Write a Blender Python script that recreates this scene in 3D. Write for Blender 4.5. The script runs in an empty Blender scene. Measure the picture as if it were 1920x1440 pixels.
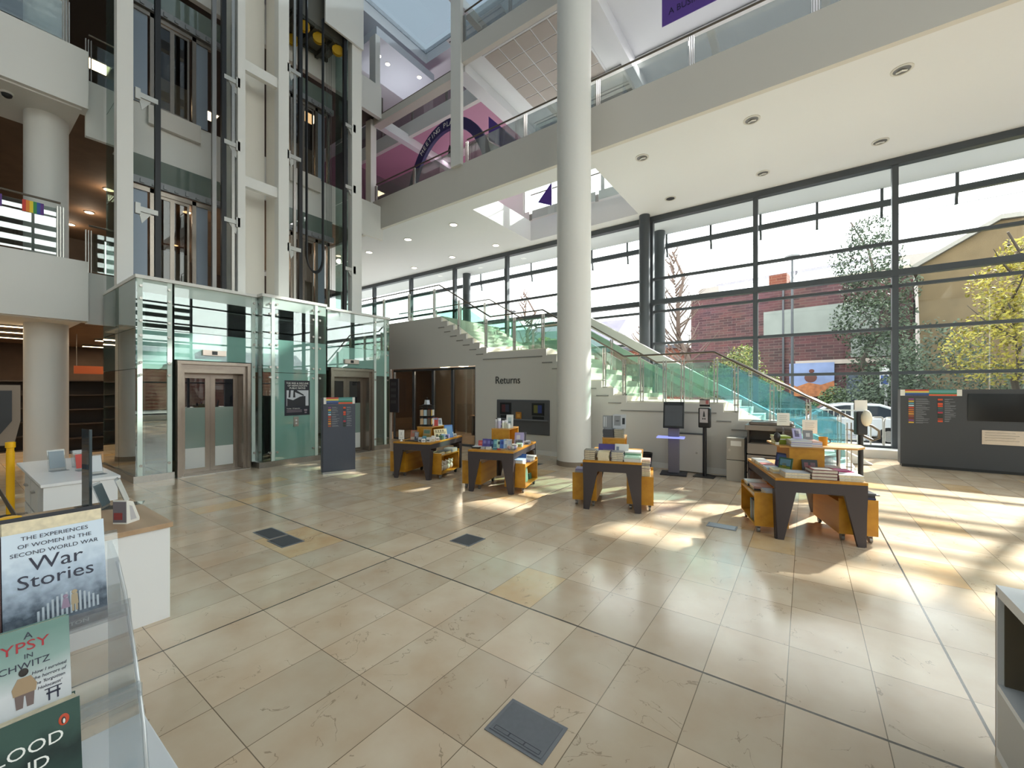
import bpy, math, random
from mathutils import Vector, Matrix
R = math.radians
random.seed(7)
scene = bpy.context.scene
COL = scene.collection

# ------------------------------------------------------------------ camera, sky, sun, exposure
cam_data = bpy.data.cameras.new('camera')
cam = bpy.data.objects.new('camera', cam_data)
COL.objects.link(cam)
cam.location = (0, 0, 1.65)
cam.rotation_euler = (R(90), 0, math.atan2(550, 770))
cam_data.sensor_width = 36
cam_data.lens = 770 / 1920 * 36
cam_data.shift_y = 11 / 1920
cam_data.clip_start = 0.02
cam_data.clip_end = 400
scene.camera = cam

world = bpy.data.worlds.new('world')
scene.world = world
world.use_nodes = True
wn = world.node_tree.nodes
wl = world.node_tree.links
bg = wn['Background']
tc = wn.new('ShaderNodeTexCoord')
sx = wn.new('ShaderNodeSeparateXYZ')
wl.new(tc.outputs['Generated'], sx.inputs[0])
rmp = wn.new('ShaderNodeValToRGB')
wl.new(sx.outputs['Z'], rmp.inputs[0])
rmp.color_ramp.elements[0].position = 0.0
rmp.color_ramp.elements[0].color = (1.0, 0.99, 0.975, 1)
rmp.color_ramp.elements[1].position = 0.8
rmp.color_ramp.elements[1].color = (0.96, 0.98, 1.0, 1)
wl.new(rmp.outputs[0], bg.inputs['Color'])
bg.inputs['Strength'].default_value = 3.6

sun_d = bpy.data.lights.new('sun', 'SUN')
sun_d.energy = 12.0
sun_d.angle = R(1.2)
sun_d.color = (1.0, 0.95, 0.88)
sun = bpy.data.objects.new('sun', sun_d)
COL.objects.link(sun)
SUN_DIR = Vector((0.48, 1.14, 0.76)).normalized()
sun.rotation_euler = SUN_DIR.to_track_quat('Z', 'Y').to_euler()
sun.location = (10, 40, 30)

scene.view_settings.view_transform = 'Standard'
scene.view_settings.look = 'None'
scene.view_settings.exposure = 0.62
scene.view_settings.gamma = 1.0
scene.view_settings.use_curve_mapping = False
cy = scene.cycles
cy.max_bounces = 7
cy.diffuse_bounces = 4
cy.glossy_bounces = 4
cy.transmission_bounces = 4
cy.transparent_max_bounces = 24
cy.sample_clamp_indirect = 4.0
cy.caustics_reflective = False
cy.caustics_refractive = False
cy.use_denoising = True

# ------------------------------------------------------------------ materials
MATS = {}


def rgb(h):
    h = h.lstrip('#')
    c = [int(h[i:i + 2], 16) / 255 for i in (0, 2, 4)]
    return tuple((v / 12.92 if v <= .04045 else ((v + .055) / 1.055) ** 2.4) for v in c) + (1,)


def mat(key, col, rough=.6, metal=0., noise=0., scale=8., bump=0., emit=0., spec=None, coat=0.):
    """procedural principled material; col is a hex string"""
    if key in MATS:
        return MATS[key]
    m = bpy.data.materials.new(key)
    m.use_nodes = True
    nt = m.node_tree
    b = nt.nodes['Principled BSDF']
    c = rgb(col)
    b.inputs['Base Color'].default_value = c
    b.inputs['Roughness'].default_value = rough
    b.inputs['Metallic'].default_value = metal
    if spec is not None:
        b.inputs['Specular IOR Level'].default_value = spec
    if coat:
        b.inputs['Coat Weight'].default_value = coat
    if emit:
        b.inputs['Emission Color'].default_value = c
        b.inputs['Emission Strength'].default_value = emit
    if noise or bump:
        t = nt.nodes.new('ShaderNodeTexCoord')
        n = nt.nodes.new('ShaderNodeTexNoise')
        n.inputs['Scale'].default_value = scale
        n.inputs['Detail'].default_value = 4
        nt.links.new(t.outputs['Object'], n.inputs['Vector'])
        if noise:
            r = nt.nodes.new('ShaderNodeValToRGB')
            nt.links.new(n.outputs['Fac'], r.inputs[0])
            r.color_ramp.elements[0].position = .3
            r.color_ramp.elements[1].position = .7
            r.color_ramp.elements[0].color = tuple(v * (1 - noise) for v in c[:3]) + (1,)
            r.color_ramp.elements[1].color = tuple(min(1, v * (1 + noise)) for v in c[:3]) + (1,)
            nt.links.new(r.outputs[0], b.inputs['Base Color'])
        if bump:
            bp = nt.nodes.new('ShaderNodeBump')
            bp.inputs['Strength'].default_value = bump
            bp.inputs['Distance'].default_value = .01
            nt.links.new(n.outputs['Fac'], bp.inputs['Height'])
            nt.links.new(bp.outputs[0], b.inputs['Normal'])
    MATS[key] = m
    return m


def glass_mat(key, tint, refl=.06, rough=0., body=None, body_mix=0., graze=.75):
    """thin sheet glass: tinted see-through, grazing reflection, optional frit/body colour"""
    if key in MATS:
        return MATS[key]
    m = bpy.data.materials.new(key)
    m.use_nodes = True
    nt = m.node_tree
    N, L = nt.nodes, nt.links
    N.remove(N['Principled BSDF'])
    out = N['Material Output']
    tr = N.new('ShaderNodeBsdfTransparent')
    tr.inputs[0].default_value = rgb(tint)
    gl = N.new('ShaderNodeBsdfGlossy')
    gl.inputs['Roughness'].default_value = rough
    gl.inputs['Color'].default_value = (1, 1, 1, 1)
    lw = N.new('ShaderNodeLayerWeight')
    lw.inputs[0].default_value = .5
    pw = N.new('ShaderNodeMath')
    pw.operation = 'POWER'
    L.new(lw.outputs['Facing'], pw.inputs[0])
    pw.inputs[1].default_value = 4.0
    ma = N.new('ShaderNodeMath')
    ma.operation = 'MULTIPLY_ADD'
    L.new(pw.outputs[0], ma.inputs[0])
    ma.inputs[1].default_value = graze
    ma.inputs[2].default_value = refl
    base = tr
    if body:
        df = N.new('ShaderNodeBsdfDiffuse')
        df.inputs[0].default_value = rgb(body)
        mx = N.new('ShaderNodeMixShader')
        mx.inputs[0].default_value = body_mix
        L.new(tr.outputs[0], mx.inputs[1])
        L.new(df.outputs[0], mx.inputs[2])
        base = mx
    ms = N.new('ShaderNodeMixShader')
    L.new(ma.outputs[0], ms.inputs[0])
    L.new(base.outputs[0], ms.inputs[1])
    L.new(gl.outputs[0], ms.inputs[2])
    L.new(ms.outputs[0], out.inputs['Surface'])
    MATS[key] = m
    return m


def floor_mat():
    m = bpy.data.materials.new('beige_marble_tiles')
    m.use_nodes = True
    nt = m.node_tree
    N, L = nt.nodes, nt.links
    b = N['Principled BSDF']
    t = N.new('ShaderNodeTexCoord')
    s = N.new('ShaderNodeSeparateXYZ')
    L.new(t.outputs['Object'], s.inputs[0])

    def mth(op, a, bb=None, c=None):
        n = N.new('ShaderNodeMath')
        n.operation = op
        for i, v in enumerate((a, bb, c)):
            if v is None:
                continue
            if isinstance(v, (int, float)):
                n.inputs[i].default_value = v
            else:
                L.new(v, n.inputs[i])
        return n.outputs[0]

    def grid(axis, off, step, half):
        u = mth('DIVIDE', mth('SUBTRACT', axis, off), step)
        fr = mth('FRACT', u)
        dd = mth('MULTIPLY', mth('MINIMUM', fr, mth('SUBTRACT', 1.0, fr)), step)
        return mth('FLOOR', u), mth('LESS_THAN', dd, half)
    cx, lx = grid(s.outputs['X'], .72, .4025, .0022)
    cyy, ly = grid(s.outputs['Y'], 2.6, .59, .0022)
    _, jx = grid(s.outputs['X'], .72, 4.025, .007)
    _, jy = grid(s.outputs['Y'], 2.6, 9.44, .008)
    cell = N.new('ShaderNodeCombineXYZ')
    L.new(cx, cell.inputs[0])
    L.new(cyy, cell.inputs[1])
    wn_ = N.new('ShaderNodeTexWhiteNoise')
    wn_.noise_dimensions = '3D'
    L.new(cell.outputs[0], wn_.inputs['Vector'])
    # per-tile shift of the cloud pattern
    add = N.new('ShaderNodeVectorMath')
    add.operation = 'MULTIPLY_ADD'
    L.new(wn_.outputs['Color'], add.inputs[0])
    add.inputs[1].default_value = (9, 9, 9)
    L.new(t.outputs['Object'], add.inputs[2])
    n1 = N.new('ShaderNodeTexNoise')
    n1.inputs['Scale'].default_value = 3.2
    n1.inputs['Detail'].default_value = 5
    L.new(add.outputs[0], n1.inputs['Vector'])
    r1 = N.new('ShaderNodeValToRGB')
    L.new(n1.outputs['Fac'], r1.inputs[0])
    r1.color_ramp.elements[0].position = .3
    r1.color_ramp.elements[0].color = rgb('#ceb192')
    r1.color_ramp.elements[1].position = .72
    r1.color_ramp.elements[1].color = rgb('#ddc9ae')
    # veins
    n2 = N.new('ShaderNodeTexNoise')
    n2.inputs['Scale'].default_value = 2.4
    n2.inputs['Detail'].default_value = 9
    n2.inputs['Distortion'].default_value = 1.2
    L.new(add.outputs[0], n2.inputs['Vector'])
    vein = mth('LESS_THAN', mth('ABSOLUTE', mth('SUBTRACT', n2.outputs['Fac'], .5)), .0035)
    n3 = N.new('ShaderNodeTexNoise')
    n3.inputs['Scale'].default_value = 5
    L.new(add.outputs[0], n3.inputs['Vector'])
    vein = mth('MULTIPLY', vein, mth('MULTIPLY', mth('GREATER_THAN', n3.outputs['Fac'], .56), .5))
    mixv = N.new('ShaderNodeMix')
    mixv.data_type = 'RGBA'
    L.new(vein, mixv.inputs['Factor'])
    L.new(r1.outputs[0], mixv.inputs[6])
    mixv.inputs[7].default_value = rgb('#7a624a')
    hsv = N.new('ShaderNodeHueSaturation')
    L.new(mixv.outputs[2], hsv.inputs['Color'])
    val = mth('MULTIPLY_ADD', wn_.outputs['Value'], .22, .88)
    L.new(val, hsv.inputs['Value'])
    dark = mth('GREATER_THAN', wn_.outputs['Value'], .9)
    L.new(mth('MULTIPLY_ADD', dark, .35, .95), hsv.inputs['Saturation'])
    mixl = N.new('ShaderNodeMix')
    mixl.data_type = 'RGBA'
    L.new(mth('MAXIMUM', lx, ly), mixl.inputs['Factor'])
    L.new(hsv.outputs[0], mixl.inputs[6])
    mixl.inputs[7].default_value = rgb('#7c6a56')
    mixj = N.new('ShaderNodeMix')
    mixj.data_type = 'RGBA'
    L.new(mth('MAXIMUM', jx, jy), mixj.inputs['Factor'])
    L.new(mixl.outputs[2], mixj.inputs[6])
    mixj.inputs[7].default_value = rgb('#4c4136')
    L.new(mixj.outputs[2], b.inputs['Base Color'])
    b.inputs['Roughness'].default_value = .2
    b.inputs['Specular IOR Level'].default_value = .7
    n4 = N.new('ShaderNodeTexNoise')
    n4.inputs['Scale'].default_value = 1.5
    L.new(t.outputs['Object'], n4.inputs['Vector'])
    L.new(mth('MULTIPLY_ADD', n4.outputs['Fac'], .14, .10), b.inputs['Roughness'])
    MATS['floor'] = m
    return m


def wood_mat(key, a, bcol, rough=.45, axis='Y', scale=1.0):
    m = bpy.data.materials.new(key)
    m.use_nodes = True
    nt = m.node_tree
    N, L = nt.nodes, nt.links
    b = N['Principled BSDF']
    t = N.new('ShaderNodeTexCoord')
    mp = N.new('ShaderNodeMapping')
    sc = {'X': (1.5, 22, 22), 'Y': (22, 1.5, 22), 'Z': (22, 22, 1.5)}[axis]
    mp.inputs['Scale'].default_value = tuple(v * scale for v in sc)
    L.new(t.outputs['Object'], mp.inputs[0])
    n = N.new('ShaderNodeTexNoise')
    n.inputs['Scale'].default_value = 1.0
    n.inputs['Detail'].default_value = 5
    L.new(mp.outputs[0], n.inputs['Vector'])
    r = N.new('ShaderNodeValToRGB')
    r.color_ramp.elements[0].color = rgb(a)
    r.color_ramp.elements[1].color = rgb(bcol)
    r.color_ramp.elements[0].position = .3
    r.color_ramp.elements[1].position = .7
    L.new(n.outputs['Fac'], r.inputs[0])
    L.new(r.outputs[0], b.inputs['Base Color'])
    b.inputs['Roughness'].default_value = rough
    MATS[key] = m
    return m


def brick_mat(key, a, bcol, mortar, scale=1.0, rot=(math.pi / 2, 0, 0)):
    m = bpy.data.materials.new(key)
    m.use_nodes = True
    nt = m.node_tree
    N, L = nt.nodes, nt.links
    b = N['Principled BSDF']
    t = N.new('ShaderNodeTexCoord')
    mp = N.new('ShaderNodeMapping')
    mp.inputs['Rotation'].default_value = rot
    L.new(t.outputs['Object'], mp.inputs[0])
    br = N.new('ShaderNodeTexBrick')
    br.inputs['Scale'].default_value = scale
    br.inputs['Color1'].default_value = rgb(a)
    br.inputs['Color2'].default_value = rgb(bcol)
    br.inputs['Mortar'].default_value = rgb(mortar)
    br.inputs['Mortar Size'].default_value = .012
    br.inputs['Brick Width'].default_value = .42
    br.inputs['Row Height'].default_value = .13
    L.new(mp.outputs[0], br.inputs['Vector'])
    n = N.new('ShaderNodeTexNoise')
    n.inputs['Scale'].default_value = .5
    n.inputs['Detail'].default_value = 6
    L.new(t.outputs['Object'], n.inputs['Vector'])
    mx = N.new('ShaderNodeMix')
    mx.data_type = 'RGBA'
    mx.blend_type = 'MULTIPLY'
    mx.inputs['Factor'].default_value = .5
    L.new(br.outputs['Color'], mx.inputs[6])
    L.new(n.outputs['Color'], mx.inputs[7])
    L.new(mx.outputs[2], b.inputs['Base Color'])
    b.inputs['Roughness'].default_value = .9
    MATS[key] = m
    return m


WHITE = mat('white_paint', '#e2e0dc', .55, bump=.03, scale=60)
SOFFIT = mat('soffit_white_paint', '#e2e3e6', .7)
GREYWALL = mat('warm_white_wall_paint', '#d2cdc6', .6, bump=.03, scale=50)
PINK = mat('pink_wall_paint', '#c795ae', .7)
PURPLE = mat('purple_print', '#4a2f8a', .5)
DKPURPLE = mat('dark_purple_print', '#2b2257', .5)
FRAME = mat('dark_grey_powder_coat', '#4b5056', .4, metal=.2)
STEEL = mat('brushed_steel', '#b4b0aa', .28, metal=.9, noise=.06, scale=30)
STEEL_D = mat('dull_steel', '#8b8886', .4, metal=.8)
DOORSTEEL = mat('brushed_door_steel', '#958a80', .26, metal=.8, noise=.05, scale=20)
BLACK = mat('black_plastic', '#17171a', .45)
RUBBER = mat('black_rubber', '#101012', .8)
DARKGREY = mat('dark_grey_laminate', '#3b3c40', .5)
SLATE = mat('slate_grey_laminate', '#3f4350', .45)
LEGGREY = mat('brown_grey_steel', '#40383a', .5, metal=.1)
WHITELAM = mat('white_laminate', '#e6e6e8', .35)
LIB_SHADE = mat('library_ceiling_shade_brown', '#6d533c', .8, noise=.1, scale=3)  # brown holds the dim tungsten light on the ceilings, not their paint
LIB_WALL = mat('dark_brown_library_wall', '#4d3e36', .8, noise=.15, scale=2)
OAK = wood_mat('oiled_oak', '#b07517', '#c88f28', .42, 'Y', .5)
OAKTOP = wood_mat('oak_edge', '#b9823f', '#d2a05a', .4, 'X', .5)
BEECH = wood_mat('pale_wood_top', '#a98a6c', '#c0a284', .45, 'X', .4)
GLASS = glass_mat('clear_glass', '#f1f6f4', .07)
GLASS_F = glass_mat('facade_glass', '#f3f7f6', .018, graze=.5)
GLASS_R = glass_mat('reflective_gallery_glass', '#e6ece9', .2)
GLASS_B = glass_mat('balustrade_glass', '#d5e6e0', .06)
GLASS_G = glass_mat('green_balustrade_glass', '#dff1e9', .06, body='#b5dccb', body_mix=.1)
GLASS_T = glass_mat('blue_balustrade_glass', '#cfebf0', .06, body='#9fd6de', body_mix=.11)
GLASS_TEAL = glass_mat('teal_backed_glass', '#8fbcb3', .17, body='#86b5ab', body_mix=.85)
GLASS_MINT = glass_mat('mint_spandrel_glass', '#c5d8d2', .1, body='#c9d9d3', body_mix=.85)
GLASS_SMOKE = glass_mat('green_shaft_glass', '#c4d6d0', .17)
ACRYL = glass_mat('clear_acrylic', '#eceff1', .045, body='#c9cdd0', body_mix=.09, graze=.22)
PAPER = mat('paper_white', '#e9e7e2', .8)
PAGES = mat('book_pages', '#e0d2b6', .85, noise=.12, scale=90)
LAMP_W = mat('warm_lamp_glow', '#ffe3b5', .5, emit=6)
LAMP_N = mat('white_lamp_glow', '#fff6e6', .5, emit=5)
SKIN = mat('yellow_plastic', '#f0b400', .4)
FLOOR = floor_mat()


def colmat(hexs, rough=.55):
    return mat('print_' + hexs.lstrip('#'), hexs, rough)


# ------------------------------------------------------------------ mesh builder
class MB:
    def __init__(self):
        self.v, self.f, self.m = [], [], []
        self.M = Matrix.Identity(4)

    def _add(self, vs, fs, m=0):
        o = len(self.v)
        self.v += [tuple(self.M @ Vector(p)) for p in vs]
        for f in fs:
            self.f.append(tuple(o + i for i in f))
            self.m.append(m)
        return self

    def box(self, x0, x1, y0, y1, z0, z1, m=0):
        vs = [(x0, y0, z0), (x1, y0, z0), (x1, y1, z0), (x0, y1, z0), (x0, y0, z1), (x1, y0, z1), (x1, y1, z1), (x0, y1, z1)]
        return self._add(vs, [(3, 2, 1, 0), (4, 5, 6, 7), (0, 1, 5, 4), (1, 2, 6, 5), (2, 3, 7, 6), (3, 0, 4, 7)], m)

    def hexa(self, b, t, m=0):
        """bottom quad and top quad, both counter-clockwise from above"""
        return self._add(list(b) + list(t), [(3, 2, 1, 0), (4, 5, 6, 7), (0, 1, 5, 4), (1, 2, 6, 5), (2, 3, 7, 6), (3, 0, 4, 7)], m)

    def prism(self, poly, axis, a, b, m=0):
        """extrude a 2-D polygon along axis from a to b (poly coords: the other two axes in order)"""
        def p(q, t):
            return {'x': (t, q[0], q[1]), 'y': (q[0], t, q[1]), 'z': (q[0], q[1], t)}[axis]
        n = len(poly)
        vs = [p(q, a) for q in poly] + [p(q, b) for q in poly]
        fs = [tuple(range(n)), tuple(range(2 * n - 1, n - 1, -1))]
        fs += [(i, i + n, (i + 1) % n + n, (i + 1) % n) for i in range(n)]
        return self._add(vs, fs, m)

    def quad(self, a, b, c, d, m=0):
        return self._add([a, b, c, d], [(0, 1, 2, 3)], m)

    def cyl(self, p0, p1, r, n=12, m=0, r2=None, caps=True):
        p0, p1 = Vector(p0), Vector(p1)
        r2 = r if r2 is None else r2
        q = (p1 - p0).to_track_quat('Z', 'Y')
        vs = []
        for p, rr in ((p0, r), (p1, r2)):
            for i in range(n):
                a = 2 * math.pi * i / n
                vs.append(p + q @ Vector((math.cos(a) * rr, math.sin(a) * rr, 0)))
        fs = [(i, (i + 1) % n, (i + 1) % n + n, i + n) for i in range(n)]
        if caps:
            fs += [tuple(range(n - 1, -1, -1)), tuple(range(n, 2 * n))]
        return self._add(vs, fs, m)

    def tube(self, pts, r, n=8, m=0, r2=None):
        pts = [Vector(p) for p in pts]
        k = len(pts)
        vs, fs = [], []
        up = None
        for i, p in enumerate(pts):
            d = (pts[min(i + 1, k - 1)] - pts[max(i - 1, 0)]).normalized()
            if up is None:
                up = d.orthogonal().normalized()
            up = (up - d * up.dot(d)).normalized()
            w = d.cross(up)
            rr = r if r2 is None else r + (r2 - r) * i / (k - 1)
            for j in range(n):
                a = 2 * math.pi * j / n
                vs.append(p + up * math.cos(a) * rr + w * math.sin(a) * rr)
        for i in range(k - 1):
            for j in range(n):
                a, b = i * n + j, i * n + (j + 1) % n
                fs.append((a, b, b + n, a + n))
        fs += [tuple(range(n - 1, -1, -1)), tuple(range((k - 1) * n, k * n))]
        return self._add(vs, fs, m)

    def lathe(self, prof, c=(0, 0, 0), n=24, m=0):
        vs, fs = [], []
        for r, z in prof:
            for j in range(n):
                a = 2 * math.pi * j / n
                vs.append((c[0] + r * math.cos(a), c[1] + r * math.sin(a), c[2] + z))
        k = len(prof)
        for i in range(k - 1):
            for j in range(n):
                a, b = i * n + j, i * n + (j + 1) % n
                fs.append((a, b, b + n, a + n))
        fs += [tuple(range(n - 1, -1, -1)), tuple(range((k - 1) * n, k * n))]
        return self._add(vs, fs, m)

    def ball(self, c, rx, ry=None, rz=None, n=12, k=8, m=0):
        ry = rx if ry is None else ry
        rz = rx if rz is None else rz
        vs, fs = [(c[0], c[1], c[2] - rz)], []
        for i in range(1, k):
            t = math.pi * i / k
            for j in range(n):
                a = 2 * math.pi * j / n
                vs.append((c[0] + rx * math.sin(t) * math.cos(a), c[1] + ry * math.sin(t) * math.sin(a), c[2] - rz * math.cos(t)))
        vs.append((c[0], c[1], c[2] + rz))
        for j in range(n):
            fs.append((0, 1 + (j + 1) % n, 1 + j))
        for i in range(k - 2):
            for j in range(n):
                a, b = 1 + i * n + j, 1 + i * n + (j + 1) % n
                fs.append((a, b, b + n, a + n))
        o = 1 + (k - 2) * n
        e = len(vs) - 1
        for j in range(n):
            fs.append((o + j, o + (j + 1) % n, e))
        return self._add(vs, fs, m)

    def build(self, name, mats, parent=None, smooth=False, bevel=0., loc=None, rz=0., rot=None):
        me = bpy.data.meshes.new(name)
        me.from_pydata(self.v, [], self.f)
        if not isinstance(mats, (list, tuple)):
            mats = [mats]
        for mm in mats:
            me.materials.append(mm)
        if len(mats) > 1:
            me.polygons.foreach_set('material_index', self.m)
        if smooth:
            me.polygons.foreach_set('use_smooth', [True] * len(me.polygons))
        me.update()
        o = bpy.data.objects.new(name, me)
        COL.objects.link(o)
        if parent is not None:
            o.parent = parent
        if loc is not None:
            o.location = loc
        if rot is not None:
            o.rotation_euler = rot
        elif rz:
            o.rotation_euler = (0, 0, rz)
        if bevel:
            bm = o.modifiers.new('bevel', 'BEVEL')
            bm.width = bevel
            bm.segments = 2
            bm.limit_method = 'ANGLE'
        if smooth:
            try:
                em = o.modifiers.new('split', 'EDGE_SPLIT')
                em.split_angle = R(40)
            except Exception:
                pass
        return o


def tag(o, label=None, cat=None, group=None, kind=None):
    if label:
        o['label'] = label
    if cat:
        o['category'] = cat
    if group:
        o['group'] = group
    if kind:
        o['kind'] = kind
    return o


def thing(name, loc, label, cat, rz=0., group=None, rot=None):
    o = bpy.data.objects.new(name, None)
    o.empty_display_size = .1
    COL.objects.link(o)
    o.location = loc
    o.rotation_euler = rot if rot is not None else (0, 0, rz)
    return tag(o, label, cat, group)


def struct(name, mb, mats, **k):
    return tag(mb.build(name, mats, **k), kind='structure')


def bx(*a):
    return MB().box(*a)


def lettering(name, body, size, m, parent, loc, rot, align='LEFT', extrude=.002, sx=1., shear=0.):
    cu = bpy.data.curves.new(name, 'FONT')
    cu.body = body
    cu.size = size
    cu.extrude = extrude
    cu.align_x = align
    cu.shear = shear
    cu.resolution_u = 3
    tmp = bpy.data.objects.new(name + '_t', cu)
    COL.objects.link(tmp)
    dg = bpy.context.evaluated_depsgraph_get()
    me = bpy.data.meshes.new_from_object(tmp.evaluated_get(dg))
    bpy.data.objects.remove(tmp)
    me.materials.clear()
    me.materials.append(m)
    o = bpy.data.objects.new(name, me)
    COL.objects.link(o)
    o.parent = parent
    o.location = loc
    o.rotation_euler = rot
    o.scale = (sx, 1, 1)
    return o


def copy_tree(o, parent=None):
    c = o.copy()
    COL.objects.link(c)
    c.parent = parent
    for ch in list(o.children):
        copy_tree(ch, c)
    return c


FACE_MY = (R(90), 0, 0)            # lettering that faces -y
FACE_PX = (R(90), 0, R(90))        # lettering that faces +x

# ================================================================== SETTING
def slab(name, boxes, m=None):
    mb = MB()
    for b in boxes:
        mb.box(*b)
    return struct(name, mb, m or WHITE)


struct('ground_east', bx(9.3, 90, -60, 15.85, -.6, -.4), mat('grey_paving', '#8a8884', .8))
fl = struct('floor', bx(-24, 9, -9, 13.9, -.2, 0), FLOOR)
ZC = 7.35
# double-height ceiling with the light well
slab('ceiling', [(-8.55, 12, 9.22, 9.85, ZC, 8.1), (-22, -8.55, 9.22, 13.8, ZC, 8.1), (-4.4, 12, 9.85, 13.8, ZC, 8.1),
                 (-8.55, -4.4, 13.2, 13.8, ZC, 8.1)], SOFFIT)
slab('trim_1', [(-13.4, 12, 9.1, 9.22, ZC - .01, 8.4)], GREYWALL)         # fascia of the upper gallery
slab('ceiling_overhang', [(-24, 12, 13.95, 15.62, ZC + .02, 8.3)], SOFFIT)
# rear wall of the upper gallery (pink) and its white stretch
slab('wall_upper_rear', [(-24, -10.6, 13.8, 14.0, 8.1, 15.6)], PINK)
slab('wall_upper_right', [(-10.6, 12, 13.8, 14.0, 8.1, 8.75), (-10.6, 12, 13.8, 14.0, 10.3, 15.6), (-10.6, -9.3, 13.8, 14.0, 8.75, 10.3), (-4.2, 12, 13.8, 14.0, 8.75, 10.3)], WHITE)
for i in range(3):
    a, b = -9.3 + i * 1.7, -7.6 + i * 1.7
    w = struct('window_%d' % (50 + i), MB().box(a, a + .07, 13.84, 13.94, 8.75, 10.3).box(b - .07, b, 13.84, 13.94, 8.75, 10.3).box(a + .07, b - .07, 13.84, 13.94, 10.22, 10.3).box(a + .07, b - .07, 13.84, 13.94, 8.75, 8.82), WHITE)
    bx(a + .07, b - .07, 13.88, 13.89, 8.82, 10.22).build('glass_pane', GLASS, w)
# third floor ring
slab('trim_2', [(-12.6, -8.6, 9.1, 9.4, 11.12, 11.36)], GREYWALL)
slab('trim_3', [(-8.5, 12, 9.05, 9.2, 11.36, 11.93)], GREYWALL)
slab('ceiling_upper', [(-8.5, 12, 9.2, 13.8, 11.5, 11.85)], SOFFIT)
slab('trim_4', [(-8.75, -8.3, 9.2, 13.8, 11.2, 11.5), (-12.75, -12.5, 9.2, 13.8, 11.2, 11.55)], SOFFIT)
slab('trim_5', [(-16, -8.6, 10.6, 10.75, 11.45, 12.0)], WHITE)
slab('ceiling_pink', [(-16, -8.75, 10.75, 13.8, 11.5, 11.85)], PINK)
slab('trim_6', [(-4.35, -4.1, 9.22, 13.8, 11.1, 11.5)], SOFFIT)
# roof: steel grid and glazed opening over the atrium
slab('ceiling_roof', [(-24, 12, 12.15, 14.0, 15.6, 16.2), (-24, -13.2, -9, 12.15, 15.6, 16.2), (7.5, 12, -9, 12.15, 15.6, 16.2),
                      (-13.2, 7.5, -9, -5, 15.6, 16.2)], SOFFIT)
for i, xx in enumerate((-10.2, -6.6, -3.0, .6, 4.2)):
    slab('trim_%d' % (7 + i), [(xx - .12, xx + .12, -5, 12.15, 15.5, 15.85)], WHITE)
struct('window_roof', bx(-13.2, 7.5, -5, 12.15, 16.0, 16.03), glass_mat('roof_glass', '#8b9398', .04))
slab('trim_14', [(-14.6, -12.7, 9.3, 12.15, 14.6, 14.9)], mat('blue_grey_soffit', '#d3d7e0', .7))
# left galleries: first floor and second floor slabs
slab('ceiling_library', [(-24, -12.3, -9, 1.8, 3.06, 3.6), (-24, -12.3, 1.8, 9.2, 3.06, 3.6)], LIB_SHADE)
slab('floor_first', [(-24, -12.3, -9, 1.78, 3.6, 3.9), (-24, -12.3, 1.78, 13.7, 3.6, 3.9)], GREYWALL)
slab('trim_15', [(-12.05, -11.95, -9, 1.8, 3.05, 4.27), (-12.3, -12.05, 1.72, 1.8, 3.05, 4.27), (-13.7, -12.05, -9, 1.72, 3.03, 3.06)], WHITE)
slab('trim_16', [(-12.3, -12.2, 1.8, 7.5, 3.03, 4.1)], WHITE)
slab('ceiling_first', [(-24, -12.3, -9, 9.2, 7.42, 7.8)], LIB_SHADE)
slab('floor_second', [(-24, -12.3, -9, 9.2, 7.8, 8.1)], GREYWALL)
slab('trim_17', [(-12.05, -11.95, -9, 1.8, 7.40, 8.57), (-12.3, -12.05, 1.72, 1.8, 7.40, 8.57), (-13.7, -12.05, -9, 1.72, 7.37, 7.40)], WHITE)
slab('trim_18', [(-12.3, -12.2, 1.8, 9.2, 6.95, 8.12)], WHITE)
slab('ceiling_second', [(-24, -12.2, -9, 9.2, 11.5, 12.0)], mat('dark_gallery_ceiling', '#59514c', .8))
slab('trim_19', [(-12.3, -12.15, -9, 9.1, 11.2, 12.3)], WHITE)
# boundary walls
slab('wall_left', [(-24.2, -24, -9, 14, -.2, 16)], LIB_WALL)
slab('wall_rear', [(-24, 12, -9.2, -9, 7.4, 16), (-24, -8, -9.2, -9, -.2, 7.4), (-8, 12, -9.2, -9, -.2, .9)], WHITE)
for i in range(5):  # unseen rear glazing, added to brighten the interior
    a, b = -8 + i * 3.4, -8 + (i + 1) * 3.4
    fr = MB().box(a - .05, a + .05, -9.15, -9.0, .9, 7.4)
    for zz in (.95, 3.0, 5.2, 7.35):
        fr.box(a, b, -9.12, -9.02, zz - .04, zz + .04)
    w = struct('window_%d' % (40 + i), fr, FRAME)
    bx(a + .05, b - .05, -9.07, -9.06, .95, 7.35).build('glass_pane', glass_mat('added_rear_glass', '#a3a9a7', .05), w)
struct('ground_rear', bx(-60, 60, -60, -9.25, -.6, -.4), mat('grey_paving', '#8a8884', .8))
slab('wall_right', [(9, 9.2, -9, 13.9, 14, 16), (9, 9.2, -9, -5.2, 7.4, 14), (9, 9.2, -5.2, 13.9, 7.4, 8.2), (9, 9.2, -9, -5.2, -.2, 7.4), (9, 9.2, -5.2, 13.9, -.2, .3)], WHITE)
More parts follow.
